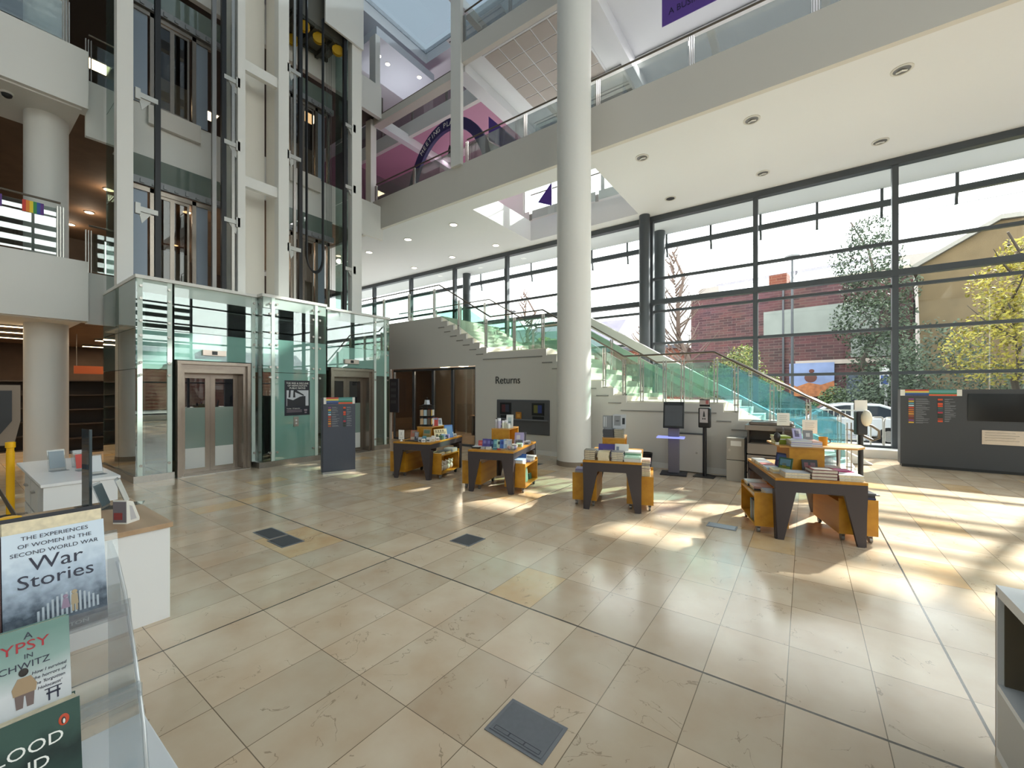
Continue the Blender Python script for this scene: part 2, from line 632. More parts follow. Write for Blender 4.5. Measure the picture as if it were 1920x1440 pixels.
for i in range(7):
    a, b = -5.2 + i * 2.71, -5.2 + (i + 1) * 2.71
    fr = MB().box(9.0, 9.15, a - .05, a + .05, .3, 7.4)
    for zz in (.35, 2.05, 3.16, 4.3, 5.3, 6.36, 7.35):
        fr.box(9.02, 9.12, a, b, zz - .04, zz + .04)
    for zz in ((3.5, 4.0, 4.6, 5.0, 5.6, 6.0) if i == 4 else ()):
        fr.box(9.3, 9.34, a, b, zz, zz + .22)
    if i in (3, 5, 6):
        fr.box(9.02, 9.2, b - .9, b, .35, 7.35)
    fu = MB().box(9.0, 9.15, a - .05, a + .05, 8.2, 14)
    for zz in (8.25, 11.0, 13.95):
        fu.box(9.02, 9.12, a, b, zz - .04, zz + .04)
    if i < 4:
        for zz in (8.6, 9.15, 9.7, 10.25, 11.35, 11.9):
            fu.box(9.3, 9.34, a, b, zz, zz + .26)
    w = struct('window_%d' % (60 + i), fu, FRAME)
    bx(9.06, 9.07, a + .05, b - .05, 8.25, 13.95).build('glass_pane', GLASS, w)
    w = struct('window_%d' % (30 + i), fr, FRAME)
    bx(9.06, 9.07, a + .05, b - .05, .35, 7.35).build('glass_pane', GLASS, w)
slab('wall_library', [(-19.6, -19.4, -9, 9, 0, 3.06)], LIB_WALL)
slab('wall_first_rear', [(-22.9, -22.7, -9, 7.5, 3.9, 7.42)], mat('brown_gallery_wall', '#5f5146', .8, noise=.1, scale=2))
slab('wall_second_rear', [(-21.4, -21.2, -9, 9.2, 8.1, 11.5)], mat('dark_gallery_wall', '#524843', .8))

# --- stair enclosing wall with the returns hatch: stepped profile, y = 8.9
ST = [(.26 * i - 1.3) for i in range(10)]
prof = [(-14.0, 0), (-14.0, 3.82), (-9.0, 3.82)]
x, z = -9.0, 3.9
RI3 = (3.9 - 2.71) / 8
TR3 = (9.0 - 7.23) / 7
TR2 = (5.3 - 3.24) / 7
RI2 = (2.71 - 1.4) / 8
RI1 = 1.4 / 9


def stair_profile(drop=0., dx=0.):
    p = [(-14.0, 3.9 - drop), (-9.0 - dx, 3.9 - drop)]
    for i in range(8):
        zz = 3.9 - RI3 * (i + 1)
        p.append((-9.0 - dx + TR3 * i, zz - drop))
        if i < 7:
            p.append((-9.0 - dx + TR3 * (i + 1), zz - drop))
    p.append((-5.3 - dx, 2.71 - drop))
    for i in range(8):
        zz = 2.71 - RI2 * (i + 1)
        p.append((-5.3 - dx + TR2 * i, zz - drop))
        if i < 7:
            p.append((-5.3 - dx + TR2 * (i + 1), zz - drop))
    p.append((-1.3 - dx, 1.4 - drop))
    for i in range(9):
        zz = 1.4 - RI1 * (i + 1)
        p.append((-1.3 - dx + .26 * i, max(0, zz - drop)))
        if i < 8:
            p.append((-1.3 - dx + .26 * (i + 1), max(0, zz - drop)))
    return p


def staircase():
    s = thing('staircase', (0, 8.9, 0), 'white stone staircase climbing leftwards in three flights behind the returns wall', 'staircase')
    full = stair_profile(0.)
    # solid flights: walking width y .06 .. 2.9
    mb = MB()
    pts = [p for p in full]
    top = [(px, pz) for px, pz in pts]
    n = len(top)
    low = [(px, max(0.0, pz - .34)) for px, pz in top]
    for i in range(n - 1):
        (xa, za), (xb, zb) = top[i], top[i + 1]
        if abs(xa - xb) > 1e-4:                      # tread
            mb.box(xa, xb, .06, 2.9, max(0, za - .36), za)
    o = mb.build('step', [mat('pale_limestone', '#e6dfce', .5, noise=.05, scale=5)], s, bevel=.006)
    tag(o, 'pale limestone treads')
    # side plate following the steps, one riser lower (shadow-gap line)
    st2 = stair_profile(.0, 0.)
    poly = [(px, pz - .005) for px, pz in st2 if True]
    lo = [(px - .13, pz - .19) for px, pz in st2]
    # side plate is the wall itself: see wall_returns
    for k, (y0, nm) in enumerate(((.0, 'front'), (2.45, 'rear'))):
        post_x = [-13.2, -11.8, -10.5, -9.34, -8.31, -7.28, -6.31, -5.42, -4.58, -3.77, -3.30, -2.9, -2.42, -2.06, -1.44, -1.08, -.5, .05, .6]

        def zt(xx):
            if xx < -9.05:
                return 3.9
            if xx < -7.2:
                return 3.9 - (xx + 9.05) / 1.85 * (3.9 - 2.71)
            if xx < -5.35:
                return 2.71
            if xx < -3.2:
                return 2.71 - (xx + 5.35) / 2.15 * (2.71 - 1.4)
            if xx < -1.35:
                return 1.4
            return max(0, 1.4 - (xx + 1.35) * .6)
        for q in post_x:
            h = .87
            b = zt(q) - (.10 if not (q < -9.05 or -7.2 < q < -5.35 or -3.2 < q < -1.35) else 0)
            pb = MB()
            for dd in (-.035, .02):
                pb.box(q + dd, q + dd + .016, y0 + .015, y0 + .07, b, zt(q) + h)
            for zz in (b + .22, zt(q) + h - .12):
                pb.cyl((q - .045, y0 + .03, zz), (q + .045, y0 + .03, zz), .012, 8)
            pb.build('post', STEEL, s)
        for i in range(len(post_x) - 1):
            a, b = post_x[i] + .05, post_x[i + 1] - .05
            if a >= .55:
                continue
            gm = GLASS_B if a < -9 else (GLASS_G if a < -1.5 else GLASS_T)
            za, zb = zt(a), zt(b)
            g = MB().prism([(a, za + .1), (b, zb + .1), (b, zb + .80), (a, za + .80)], 'y', y0 + .035, y0 + .047)
            g.build('glass_panel', gm, s)
        hp = [(-14, y0 + .03, 4.86), (-9.12, y0 + .03, 4.86), (-7.12, y0 + .03, 3.68), (-5.42, y0 + .03, 3.68), (-3.3, y0 + .03, 2.40),
              (-1.47, y0 + .03, 2.40), (.62, y0 + .03, 1.18)]
        if k == 0:
            hp += [(.9, y0 + .03, 1.05), (.98, y0 + .03, .98), (.98, y0 + .03, .86), (.9, y0 + .03, .82), (.62, y0 + .03, .98)]
        MB().tube(hp, .021, 8).build('handrail', mat('bronze_steel', '#6f665c', .35, metal=.8), s, smooth=True)
    # straight sloping parapet against the glazing side
    sl = 3.84 / 6.5
    x0, x1 = -5.6, 1.2
    f = lambda xx: 3.84 - (xx + 5.35) * .584
    pp = MB()
    pp.prism([(x0, f(x0)), (x1, f(x1)), (x1 - .4, f(x1)), (x0, f(x0) - .33)], 'y', 2.95, 3.2)
    pp.build('parapet', WHITE, s)
    pp = MB()
    pp.prism([(x0, f(x0) - .42), (x1 - .7, .03), (x1 - 1.0, .03), (x0, f(x0) - .62)], 'y', 2.93, 3.05)
    pp.build('parapet', GREYWALL, s)
    return s


staircase()

# the wall below the stair: stepped, with an opening for the glazed office
wallprof = [(px - (.13 if px > -13.9 else 0), max(0, pz - .05)) for px, pz in stair_profile(.0)]
wp = stair_profile(.03, 0.)
wpoly = [(-7.64, 0.0), (-7.64, 2.34), (-11.4, 2.34), (-11.4, 0.0), (-14.0, 0.0)] + wp
# triangulating a concave polygon is left to Blender: split into strips instead
wm = MB()
for i in range(len(wp) - 1):
    (xa, za), (xb, zb) = wp[i], wp[i + 1]
    if abs(xa - xb) < 1e-4 or za < .02:
        continue
    segs = [(xa, xb)]
    cuts = [c for c in (-11.4, -7.64) if xa < c < xb]
    xs = [xa] + cuts + [xb]
    for a, b in zip(xs[:-1], xs[1:]):
        mid = (a + b) / 2
        wm.box(a, b, 8.9, 8.96, 2.34 if -11.4 < mid < -7.64 else 0, za)
struct('wall_returns', wm, GREYWALL)
# raised stringer plate that steps below the treads
wm = MB()
for i in range(len(wp) - 1):
    (xa, za), (xb, zb) = wp[i], wp[i + 1]
    if abs(xa - xb) < 1e-4 or za < .2 or xa < -9.05:
        continue
    wm.box(xa - .12, xb - .12, 8.885, 8.90, max(0.0, za - .19), za - .165 + .0)
struct('trim_20', wm, mat('shadow_gap_grey', '#8f8b86', .7))
slab('baseboard_returns', [(-7.64, -.2, 8.88, 8.9, 0, .11)], WHITE)
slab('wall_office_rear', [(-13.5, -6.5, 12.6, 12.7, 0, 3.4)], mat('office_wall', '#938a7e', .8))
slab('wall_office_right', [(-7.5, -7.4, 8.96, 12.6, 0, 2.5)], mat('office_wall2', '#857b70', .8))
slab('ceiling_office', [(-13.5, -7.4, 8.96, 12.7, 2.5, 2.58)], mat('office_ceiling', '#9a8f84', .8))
slab('wall_lift_rear', [(-13.5, -13.3, 7.5, 12.7, 0, 3.0)], LIB_WALL)

# glazed office front: windows 20-23
for i, (a, b) in enumerate(((-11.35, -10.35), (-10.35, -9.45), (-9.45, -8.62), (-8.62, -7.68))):
    fr = MB()
    fr.box(a, a + .04, 8.98, 9.06, 0, 2.3)
    fr.box(b - .05, b, 8.98, 9.06, 0, 2.3)
    fr.box(a, b, 8.98, 9.06, 2.25, 2.32)
    fr.box(a, b, 8.98, 9.06, 0, .06)
    w = struct('window_%d' % (20 + i), fr, FRAME)
    bx(a + .05, b - .05, 9.01, 9.02, .06, 2.25).build('glass_pane', glass_mat('office_glass', '#c3c0ba', .06), w)

# --- glazed facade, bays of 2.97 m at y = 13.8
FY = 13.8
mull = [1.8 + 2.97 * k for k in range(3, -11, -1)]
ZT = [0.25, 2.08, 3.2, 4.28, 4.5, 5.32, 6.36]
zs = lambda z: z
n = 1
for k in range(len(mull) - 1):
    b, a = mull[k], mull[k + 1]
    fr = MB()
    fr.box(a - .06, a + .06, FY - .12, FY + .06, 0.2, ZC)
    fr.box(a, b, FY - .14, FY + .06, ZC - .17, ZC)
    for zz, h in ((.2, .1), (2.07, .075), (3.17, .075), (4.22, .07), (4.53, .15), (5.3, .075)):
        fr.box(a, b, FY - (.14 if h > .1 else .07), FY + .05, zz - h / 2, zz + h / 2)
    w = struct('window_%d' % n, fr, FRAME)
    bx(a + .06, b - .06, FY - .01, FY, .25, ZC - .17).build('glass_pane', GLASS_F, w)
    n += 1
slab('trim_21', [(-24, 9, 13.2, 13.7, 0, .2)], WHITE)

# --- columns
def column(name, x, y, r, z1, m, label, base=True):
    c = thing(name, (x, y, 0), label, 'column')
    MB().lathe([(r, .0), (r, z1)], n=48).build('shaft', m, c, smooth=True)
    if base:
        MB().lathe([(r + .012, 0), (r + .012, .1), (r, .105)], n=48).build('base_ring', mat('stone_ring', '#8d8072', .6), c, smooth=True)
    return c


column('round_column', -4.17, 8.2, .372, 16.0, WHITE, 'tall white round column standing in front of the returns wall')
column('round_column', -13.0, 1.34, .32, 3.06, WHITE, 'white round column on the ground floor behind the white service desk')
column('round_column', -13.0, 1.34, .32, 7.42, WHITE, 'white round column on the first floor gallery behind the rainbow bunting', False).location.z = 3.9
bpy.data.objects['round_column.002'].children[0].scale = (1, 1, (7.42 - 3.9) / 7.42)
column('round_column', -13.0, 1.34, .32, 3.4, WHITE, 'white round column on the second floor gallery at the top left', False).location.z = 8.1
column('steel_column', -4.28, 13.45, .17, ZC, FRAME, 'dark grey round steel column just inside the glazed wall', False)
column('steel_column', -4.3, 15.2, .2, ZC + .02, FRAME, 'dark grey round steel column outdoors beside the inner steel one', False)
column('steel_column', -13.6, 15.2, .2, ZC + .02, FRAME, 'dark grey round steel column outdoors above the stair top landing', False)


def square_post(x0, x1, y0, y1, z0, z1, label):
    o = bx(x0, x1, y0, y1, z0, z1).build('square_post', WHITE)
    return tag(o, label, 'post')


square_post(-8.7, -8.3, 9.0, 9.12, 8.35, 16, 'white square post rising beside the purple arch to the roof')
square_post(-12.95, -12.65, 9.02, 9.25, 8.35, 11.36, 'white square post left of the purple arch carrying the beam')
square_post(-13.05, -12.7, 9.25, 9.45, 11.4, 14.6, 'white square post above the second floor at the skylight corner')

# --- brise-soleil outdoors
t = thing('sunshade_rail', (0, 15.6, 0), 'dark grey sunshade rail hung under the outdoor overhang', 'sunshade')
MB().box(-24, 9, -.06, .06, 6.85, 7.01).build('rail', FRAME, t)
MB().tube([(-24, .1, 6.58), (9, .1, 6.58)], .008, 6).build('cable', STEEL_D, t)
for k in range(-9, 5):
    xx = .29 + 1.48 * k
    m_ = MB().box(xx - .035, xx + .035, -.03, .04, 7.0, 7.36)
    m_.prism([(-.03, 6.9), (.05, 6.9), (.12, 6.72), (.12, 6.56), (.05, 6.56), (.05, 6.7)], 'x', xx - .03, xx + .03)
    m_.build('bracket', FRAME, t)


# --- balustrades on the galleries
def balustrade(label, pts, z0, z1, zr, gm=None, step=2.1, along='x', off=0.):
    """pts: start, end coordinate along the axis; off: the other coordinate"""
    a, b = pts
    loc = (a, off, z0) if along == 'x' else (off, a, z0)
    t = thing('balustrade', loc, label, 'balustrade')
    L = b - a
    n = max(1, round(L / step))
    P = (lambda s, w, z: (s, w, z)) if along == 'x' else (lambda s, w, z: (w, s, z))
    for i in range(n + 1):
        s = L * i / n
        pm = MB()
        for dd in (-.05, -.01, .03):
            A, B = P(s + dd, .0, 0), P(s + dd + .014, .05, z1 - z0)
            pm.box(min(A[0], B[0]), max(A[0], B[0]), min(A[1], B[1]), max(A[1], B[1]), 0, z1 - z0)
        pm.build('post', STEEL, t)
    for i in range(n):
        s0, s1 = L * i / n + .06, L * (i + 1) / n - .06
        A, B = P(s0, .02, .04), P(s1, .032, z1 - z0 - .05)
        bx(min(A[0], B[0]), max(A[0], B[0]), min(A[1], B[1]), max(A[1], B[1]), .04, z1 - z0 - .05).build('glass_panel', gm or GLASS, t)
    MB().tube([P(0, .03, zr - z0), P(L, .03, zr - z0)], .022, 8).build('handrail', mat('bronze_steel', '#6f665c', .35, metal=.8), t, smooth=True)
    return t


GL_GREY = glass_mat('grey_gallery_glass', '#d6dad8', .1, body='#c9c8c6', body_mix=.15)
balustrade('glass balustrade on the gallery edge below the purple arch', (-12.55, -8.5), 8.4, 8.98, 9.03, GL_GREY, 2.0, 'x', 9.15)
balustrade('long glass balustrade on the gallery edge right of the tall column', (-8.2, 8.5), 8.4, 9.04, 9.1, GL_GREY, 2.1, 'x', 9.15)
balustrade('glass balustrade on the third floor beside the acoustic panel ceiling', (-8.25, 8.5), 11.93, 12.8, 12.9, GL_GREY, 1.7, 'x', 9.1)
balustrade('frosted white balustrade across the void behind the purple arch', (-16, -8.7), 12.0, 13.0, 13.05, GL_GREY, 1.8, 'x', 10.65)
balustrade('glass balustrade inside the ceiling light well', (-8.5, -4.45), 8.1, 9.0, 9.05, GLASS, 1.35, 'x', 13.1)
balustrade('glass balustrade on the first floor gallery hung with rainbow bunting', (-5.0, 1.42), 4.27, 5.27, 5.34, GLASS_R, 1.6, 'y', -12.02)
balustrade('glass balustrade on the first floor between gallery column and lift shaft', (1.85, 2.4), 4.1, 5.0, 5.1, GLASS_R, .6, 'y', -12.28)
balustrade('glass balustrade on the second floor gallery at the top left', (-5.0, 1.5), 8.57, 9.4, 9.6, GLASS_R, 1.6, 'y', -12.02)
balustrade('glass balustrade on the second floor between column and lift shaft', (1.85, 2.4), 8.1, 9.0, 9.1, GLASS, .6, 'y', -12.28)


# --- rainbow bunting, each flag hangs from the rail
cols = ['#d33a2c', '#e8862a', '#ecd02e', '#2f8f4e', '#2a4fa0', '#5b2f86']
for i, yy in enumerate((.42, .93)):
    mb = MB()
    for k in range(6):
        mb.box(-11.975 - .004, -11.975 + .004, yy + k * .045, yy + (k + 1) * .045, 5.02, 5.24, k)
    tag(mb.build('rainbow_flag', [colmat(c) for c in cols]), ('rainbow flag hanging on the first floor rail nearest the photo edge', 'rainbow flag hanging on the first floor rail beside the gallery column')[i], 'flag', 'rainbow flags on the rail')

# --- ceiling downlights in the tall soffit
DL = [(1.4, 9.98, 0), (-.92, 9.99, 0), (-3.26, 10.05, 0), (1.4, 12.58, 0), (-.91, 12.62, 0), (-3.27, 12.69, 2),
      (-9.88, 10.36, 1), (-12.25, 10.37, 1), (-14.7, 10.4, 1), (-9.93, 12.81, 1), (-12.33, 12.85, 1), (-14.85, 12.95, 1)]
nm = ['nearest row, rightmost', 'nearest row, middle', 'nearest row beside the tall column', 'window row, rightmost', 'window row, middle', 'window row above the steel column',
      'lit, front row nearest the light well', 'lit, front row, middle', 'lit, front row nearest the lift shaft', 'lit, window row nearest the light well', 'lit, window row, middle', 'lit, window row nearest the lift shaft']
for (x, y, on), l in zip(DL, nm):
    t = thing('downlight', (x, y, ZC), 'round recessed ceiling downlight, ' + l, 'ceiling light', group='downlights in the tall ceiling')
    MB().lathe([(.16, 0), (.16, -.012), (.125, -.016), (.12, 0)], n=24).build('trim_ring', mat('pale_ring', '#cfccc6', .4), t, smooth=True)
    MB().lathe([(.118, -.001), (.118, -.006)], n=20).build('lens', LAMP_N if on == 1 else (STEEL_D if on == 0 else BLACK), t)
    if on == 0:
        MB().tube([(-.07, .05, -.01), (.0, -.02, -.03), (.07, .04, -.01)], .016, 6).build('lamp_capsule', mat('lamp_glass', '#f4f2ee', .2), t)

# acoustic ceiling panel of the upper gallery
t = thing('acoustic_ceiling_panel', (-6.4, 10.6, 11.5), 'square tiled acoustic panel set in the upper gallery ceiling', 'ceiling panel')
mb = MB()
for i in range(5):
    for j in range(5):
        mb.box(-1.3 + i * .54, -1.3 + i * .54 + .5, -1.2 + j * .54, -1.2 + j * .54 + .5, -.03, 0)
mb.build('tile', mat('acoustic_tile', '#b5aca6', .9), t)
bx(-1.36, 1.42, -1.26, 1.52, -.015, -.001).build('grid_frame', SOFFIT, t)

# linear air diffusers
for (x0, x1, y, z, l) in ((-8.1, -4.6, 12.9, 11.49, 'long slotted air diffuser in the upper gallery ceiling near the column'), (-11.6, -9.0, 11.9, 15.58, 'slotted air diffuser beside the skylight')):
    t = thing('air_diffuser', (x0, y, z), l, 'air vent')
    mb = MB()
    for k in range(3):
        mb.box(0, x1 - x0, k * .22, k * .22 + (.12 if k == 1 else .04), -.02, 0)
    mb.build('slot', DARKGREY, t)
    bx(-.05, x1 - x0 + .05, -.1, .62, -.012, 0).build('frame', WHITE, t)

# ================================================================== LIFTS
def at(loc):
    mb = MB()
    mb.M = Matrix.Translation(-Vector(loc))
    return mb


LOC = (-9.6, 4.7, 0)
enc = thing('lift_enclosure', LOC, 'green glass enclosure around the two ground floor lift doors', 'lift lobby')


def pane(x, y0, y1, z0, z1, m, nm='glass_panel'):
    return at(LOC).box(x - .012, x, y0, y1, z0, z1).build(nm, m, enc)


bays = [(-9.6, 2.04, 2.54, 0), (-9.6, 2.58, 3.9, 1), (-9.6, 3.92, 4.0, 0), (-9.6, 5.4, 5.56, 0), (-9.6, 5.6, 6.93, 1), (-9.6, 6.96, 7.45, 0)]
for x, y0, y1, door in bays:
    if not door:
        pane(x, y0, y1, .12, 2.02, GLASS_SMOKE)
    pane(x, y0, y1, 2.22 if door else 2.03, 2.74, GLASS_TEAL)
    pane(x, y0, y1, 2.75, 3.4, GLASS_SMOKE)
    pane(x, y0, y1, 3.4, 3.65, GLASS_MINT)
# projecting middle bay with the teal back-painted pane
XM = -9.32
pane(XM, 4.0, 4.2, .12, 2.02, GLASS_SMOKE)
pane(XM, 5.17, 5.4, .12, 2.02, GLASS_SMOKE)
tag(pane(XM, 4.22, 5.15, .12, 2.02, GLASS_TEAL), 'teal back-painted pane')
for y0, y1 in ((4.0, 4.2), (4.22, 5.15), (5.17, 5.4)):
    pane(XM, y0, y1, 2.03, 2.74, GLASS_TEAL)
    pane(XM, y0, y1, 2.75, 3.4, GLASS_SMOKE)
    pane(XM, y0, y1, 3.4, 3.65, GLASS_MINT)
for y in (4.0, 5.4):
    at(LOC).box(-9.6, XM, y - .006, y + .006, .12, 3.65).build('glass_panel', GLASS_SMOKE, enc)
# left flank, going back
for x0, x1 in ((-10.75, -9.6), (-12.0, -10.77)):
    for z0, z1, m in ((.12, 2.02, GLASS_SMOKE), (2.03, 2.74, glass_mat('grey_green_flank_glass', '#8fa49e', .1, body='#6f837e', body_mix=.55)),
                      (2.75, 3.65, glass_mat('grey_green_flank_glass2', '#8fa49e', .1, body='#7d918b', body_mix=.75))):
        at(LOC).box(x0, x1, 2.03, 2.042, z0, z1).build('glass_panel', m, enc)
at(LOC).box(-12.0, -9.6, 7.44, 7.452, .12, 3.65).build('glass_panel', GLASS_SMOKE, enc)
# glass fins and posts
for x, y, z0 in ((-9.64, 2.09, .12), (-9.64, 2.51, .12), (-9.64, 3.93, .12), (-9.35, 4.2, .12), (-9.35, 5.16, .12), (-9.64, 5.53, .12), (-9.64, 6.98, .12), (-9.64, 7.32, .12)):
    at(LOC).box(x - .02, x + .045, y - .035, y + .035, z0, 3.63).build('post', mat('mint_white_post', '#d5e3dc', .4), enc)
# point fixings
for x, ys in ((-9.6, (2.1, 2.5, 3.94, 5.5, 6.98, 7.38)), (XM, (4.14, 4.28, 5.08, 5.24))):
    for y in ys:
        for z in (.3, 1.92, 2.14, 2.62, 2.88, 3.28, 3.5):
            at(LOC).cyl((x, y, z), (x + .03, y, z), .024, 10).build('glass_fixing', STEEL, enc)
at(LOC).box(-12.0, -9.64, 2.0, 2.06, 0, .12).box(-9.64, -9.58, 2.0, 2.58, 0, .12).build('plinth', STEEL, enc)
at(LOC).box(-9.64, -9.3, 3.92, 5.46, 0, .12).build('plinth', STEEL, enc)
at(LOC).box(-9.64, -9.58, 6.95, 7.46, 0, .12).build('plinth', STEEL, enc)
at(LOC).box(-12.0, -9.56, 2.02, 7.46, 3.63, 3.69).box(-9.56, XM + .02, 3.98, 5.42, 3.63, 3.69).build('roof_edge', WHITE, enc)
# dark pit interior with rails seen through the clear strips
at(LOC).box(-12.1, -12.0, 2.05, 7.45, 0, 3.6).box(-11.9, -9.9, 4.28, 4.36, 0, 3.3).box(-11.9, -9.9, 4.98, 5.06, 0, 3.3).build('inner_wall', mat('shaft_grey', '#6f716e', .7), enc)
for y in (2.3, 5.25, 7.15):
    at(LOC).box(-10.4, -10.34, y - .03, y + .03, 0, 3.6).build('guide_rail', STEEL, enc)


def ground_lift_door(y0, label):
    loc = (-9.6, y0 + .62, 0)
    t = thing('lift_door', loc, label, 'lift door', group='ground floor lift doors')
    f = at(loc)
    f.box(-9.62, -9.5, y0, y0 + .06, 0.012, 2.2)
    f.box(-9.62, -9.5, y0 + 1.18, y0 + 1.24, 0.012, 2.2)
    f.box(-9.62, -9.5, y0 + .06, y0 + 1.18, 2.14, 2.2)
    f.box(-9.86, -9.56, y0 + .06, y0 + .12, 0.012, 2.14)
    f.box(-9.86, -9.56, y0 + 1.12, y0 + 1.18, 0.012, 2.14)
    f.box(-9.86, -9.56, y0 + .12, y0 + 1.12, 1.98, 2.14)
    f.build('frame', DOORSTEEL, t)
    for k in (0, 1):
        a, b = y0 + .12 + k * .5, y0 + .12 + (k + 1) * .5 - .003
        lf = at(loc)
        lf.box(-9.86, -9.82, a, a + .085, 0.014, 1.98)
        lf.box(-9.86, -9.82, b - .085, b, 0.014, 1.98)
        lf.box(-9.86, -9.82, a + .085, b - .085, 0.014, .1)
        lf.box(-9.86, -9.82, a + .085, b - .085, 1.88, 1.98)
        d = lf.build('door_leaf', DOORSTEEL, t)
        at(loc).box(-9.85, -9.83, a + .085, b - .085, 1.3, 1.88).build('upper_pane', glass_mat('dark_lift_glass', '#3a3c42', .1, body='#23242a', body_mix=.7), d)
        at(loc).box(-9.85, -9.83, a + .085, b - .085, .5, 1.3).build('frosted_pane', glass_mat('frosted_lift_glass', '#9fb0ab', .08, rough=.1, body='#869992', body_mix=.9), d)
        at(loc).box(-9.85, -9.83, a + .085, b - .085, .1, .5).build('kick_panel', mat('white_kick_panel', '#d6d6d2', .5), d)
    at(loc).box(-9.9, -9.5, y0, y0 + 1.24, 0, .012).build('sill', STEEL, t)
    return t


ground_lift_door(2.6, 'steel lift doors at the left, nearest the white service desk')
ground_lift_door(5.64, 'steel lift doors at the right, behind the slate directory totem')
for y0, l in ((3.02, 'small steel floor indicator above the left lift doors'), (6.06, 'small steel floor indicator above the right lift doors')):
    loc = (-9.58, y0 + .19, 2.38)
    t = thing('floor_indicator', loc, l, 'lift indicator', group='lift floor indicators')
    bx(-.02, .03, -.2, .2, -.055, .055).build('plate', mat('pinkish_steel', '#c8b8b0', .35, metal=.5), t, bevel=.004)
    bx(.03, .034, -.045, .045, -.035, .035).build('display', BLACK, t)

# call button plate
loc = (XM, 4.69, .94)
t = thing('call_panel', loc, 'small steel lift call button plate under the poster', 'call panel')
bx(0, .015, -.055, .055, -.11, .11).build('plate', STEEL, t)
for z in (-.04, .03):
    MB().cyl((.015, 0, z), (.022, 0, z), .02, 12).build('button', WHITELAM, t)

# poster
loc = (XM + .005, 4.72, 1.48)
t = thing('poster', loc, 'dark poster with black and white photograph stuck on the teal lift glass', 'poster')
bx(0, .006, -.28, .28, -.4, .38).build('sheet', mat('poster_navy', '#1b1d2a', .4), t)
ph = bx(.006, .008, -.24, .25, -.19, .16).build('photograph', mat('poster_sky', '#c4c5cd', .5), t)
sh = MB()
sh.prism([(-.23, -.02), (-.1, -.06), (.06, .02), (.09, .02), (.09, .03), (.18, .03), (.18, -.19), (-.23, -.19)], 'x', .008, .0095)
sh.prism([(-.2, .0), (-.16, .0), (-.15, .16), (-.19, .16)], 'x', .008, .0095)
sh.prism([(-.1, .0), (-.05, .0), (-.06, .16), (-.09, .16)], 'x', .008, .0095)
sh.prism([(-.06, .12), (.14, .03), (.14, .06), (-.02, .16), (-.06, .16)], 'x', .008, .0095)
sh.build('silhouette', mat('poster_black', '#23232b', .5), t)
for i, s in enumerate(('THE RISE & DECLINE', "OF NEWCASTLE'S", 'PUBLIC BATHS')):
    lettering('lettering', s, .055, PAPER, t, (.008, 0, .3 - i * .055), FACE_PX, 'CENTER', .0008)
lettering('lettering', 'Tuesday - 15 September', .03, PAPER, t, (.008, -.24, -.255), FACE_PX, 'LEFT', .0008)
mb = MB()
for i in range(3):
    mb.box(.006, .008, -.24, .1, -.33 + i * .022, -.322 + i * .022)
mb.box(.006, .008, .15, .22, -.31, -.27).box(.006, .008, .16, .21, -.36, -.33)
mb.build('small_print', mat('print_mauve_grey', '#8c7d88', .6), t)

# ---- shaft steelwork above
SL = (-11.0, 4.7, 3.69)
sh_ = thing('lift_shaft', SL, 'open white steel lift shaft tower above the glass lift enclosure', 'lift shaft')
for y0, y1 in ((2.03, 2.27), (4.12, 4.28), (5.04, 5.30), (7.12, 7.44)):
    at(SL).box(-11.1, -10.88, y0, y1, 3.69, 15.9).build('post', WHITE, sh_)
for z in (6.55, 9.35, 12.4):
    at(SL).box(-11.08, -10.95, 4.28, 5.04, z, z + .25).build('cross_beam', WHITE, sh_)
tag(at(SL).box(-11.75, -11.7, 4.2, 5.06, 3.69, 15.9).build('centre_wall', mat('shaft_white_wall', '#ebe6dd', .5), sh_), 'cream panelled wall between the shafts')
at(SL).box(-11.7, -11.1, 4.16, 4.2, 3.69, 15.9).box(-11.7, -11.1, 5.1, 5.14, 3.69, 15.9).build('side_wall', mat('shaft_white_wall', '#ebe6dd', .5), sh_)
GF = glass_mat('green_flank_clear', '#c3d3cd', .08, body='#9fb2ab', body_mix=.12)
for z0, z1 in ((3.7, 5.6), (5.62, 7.5), (7.52, 9.4), (9.42, 11.4), (11.42, 13.4)):
    at(SL).box(-12.15, -11.1, 2.1, 2.112, z0, z1).build('glass_panel', GF, sh_)
    at(SL).box(-12.15, -11.1, 7.36, 7.372, z0, z1).build('glass_panel', GF, sh_)


def guide(x, y, m, label, r=.035):
    t = thing('guide_rail', (x, y, 3.69), label, 'lift rail')
    MB().box(-r, r, -r, r, .0, 12.1).build('rail', m, t)
    return t


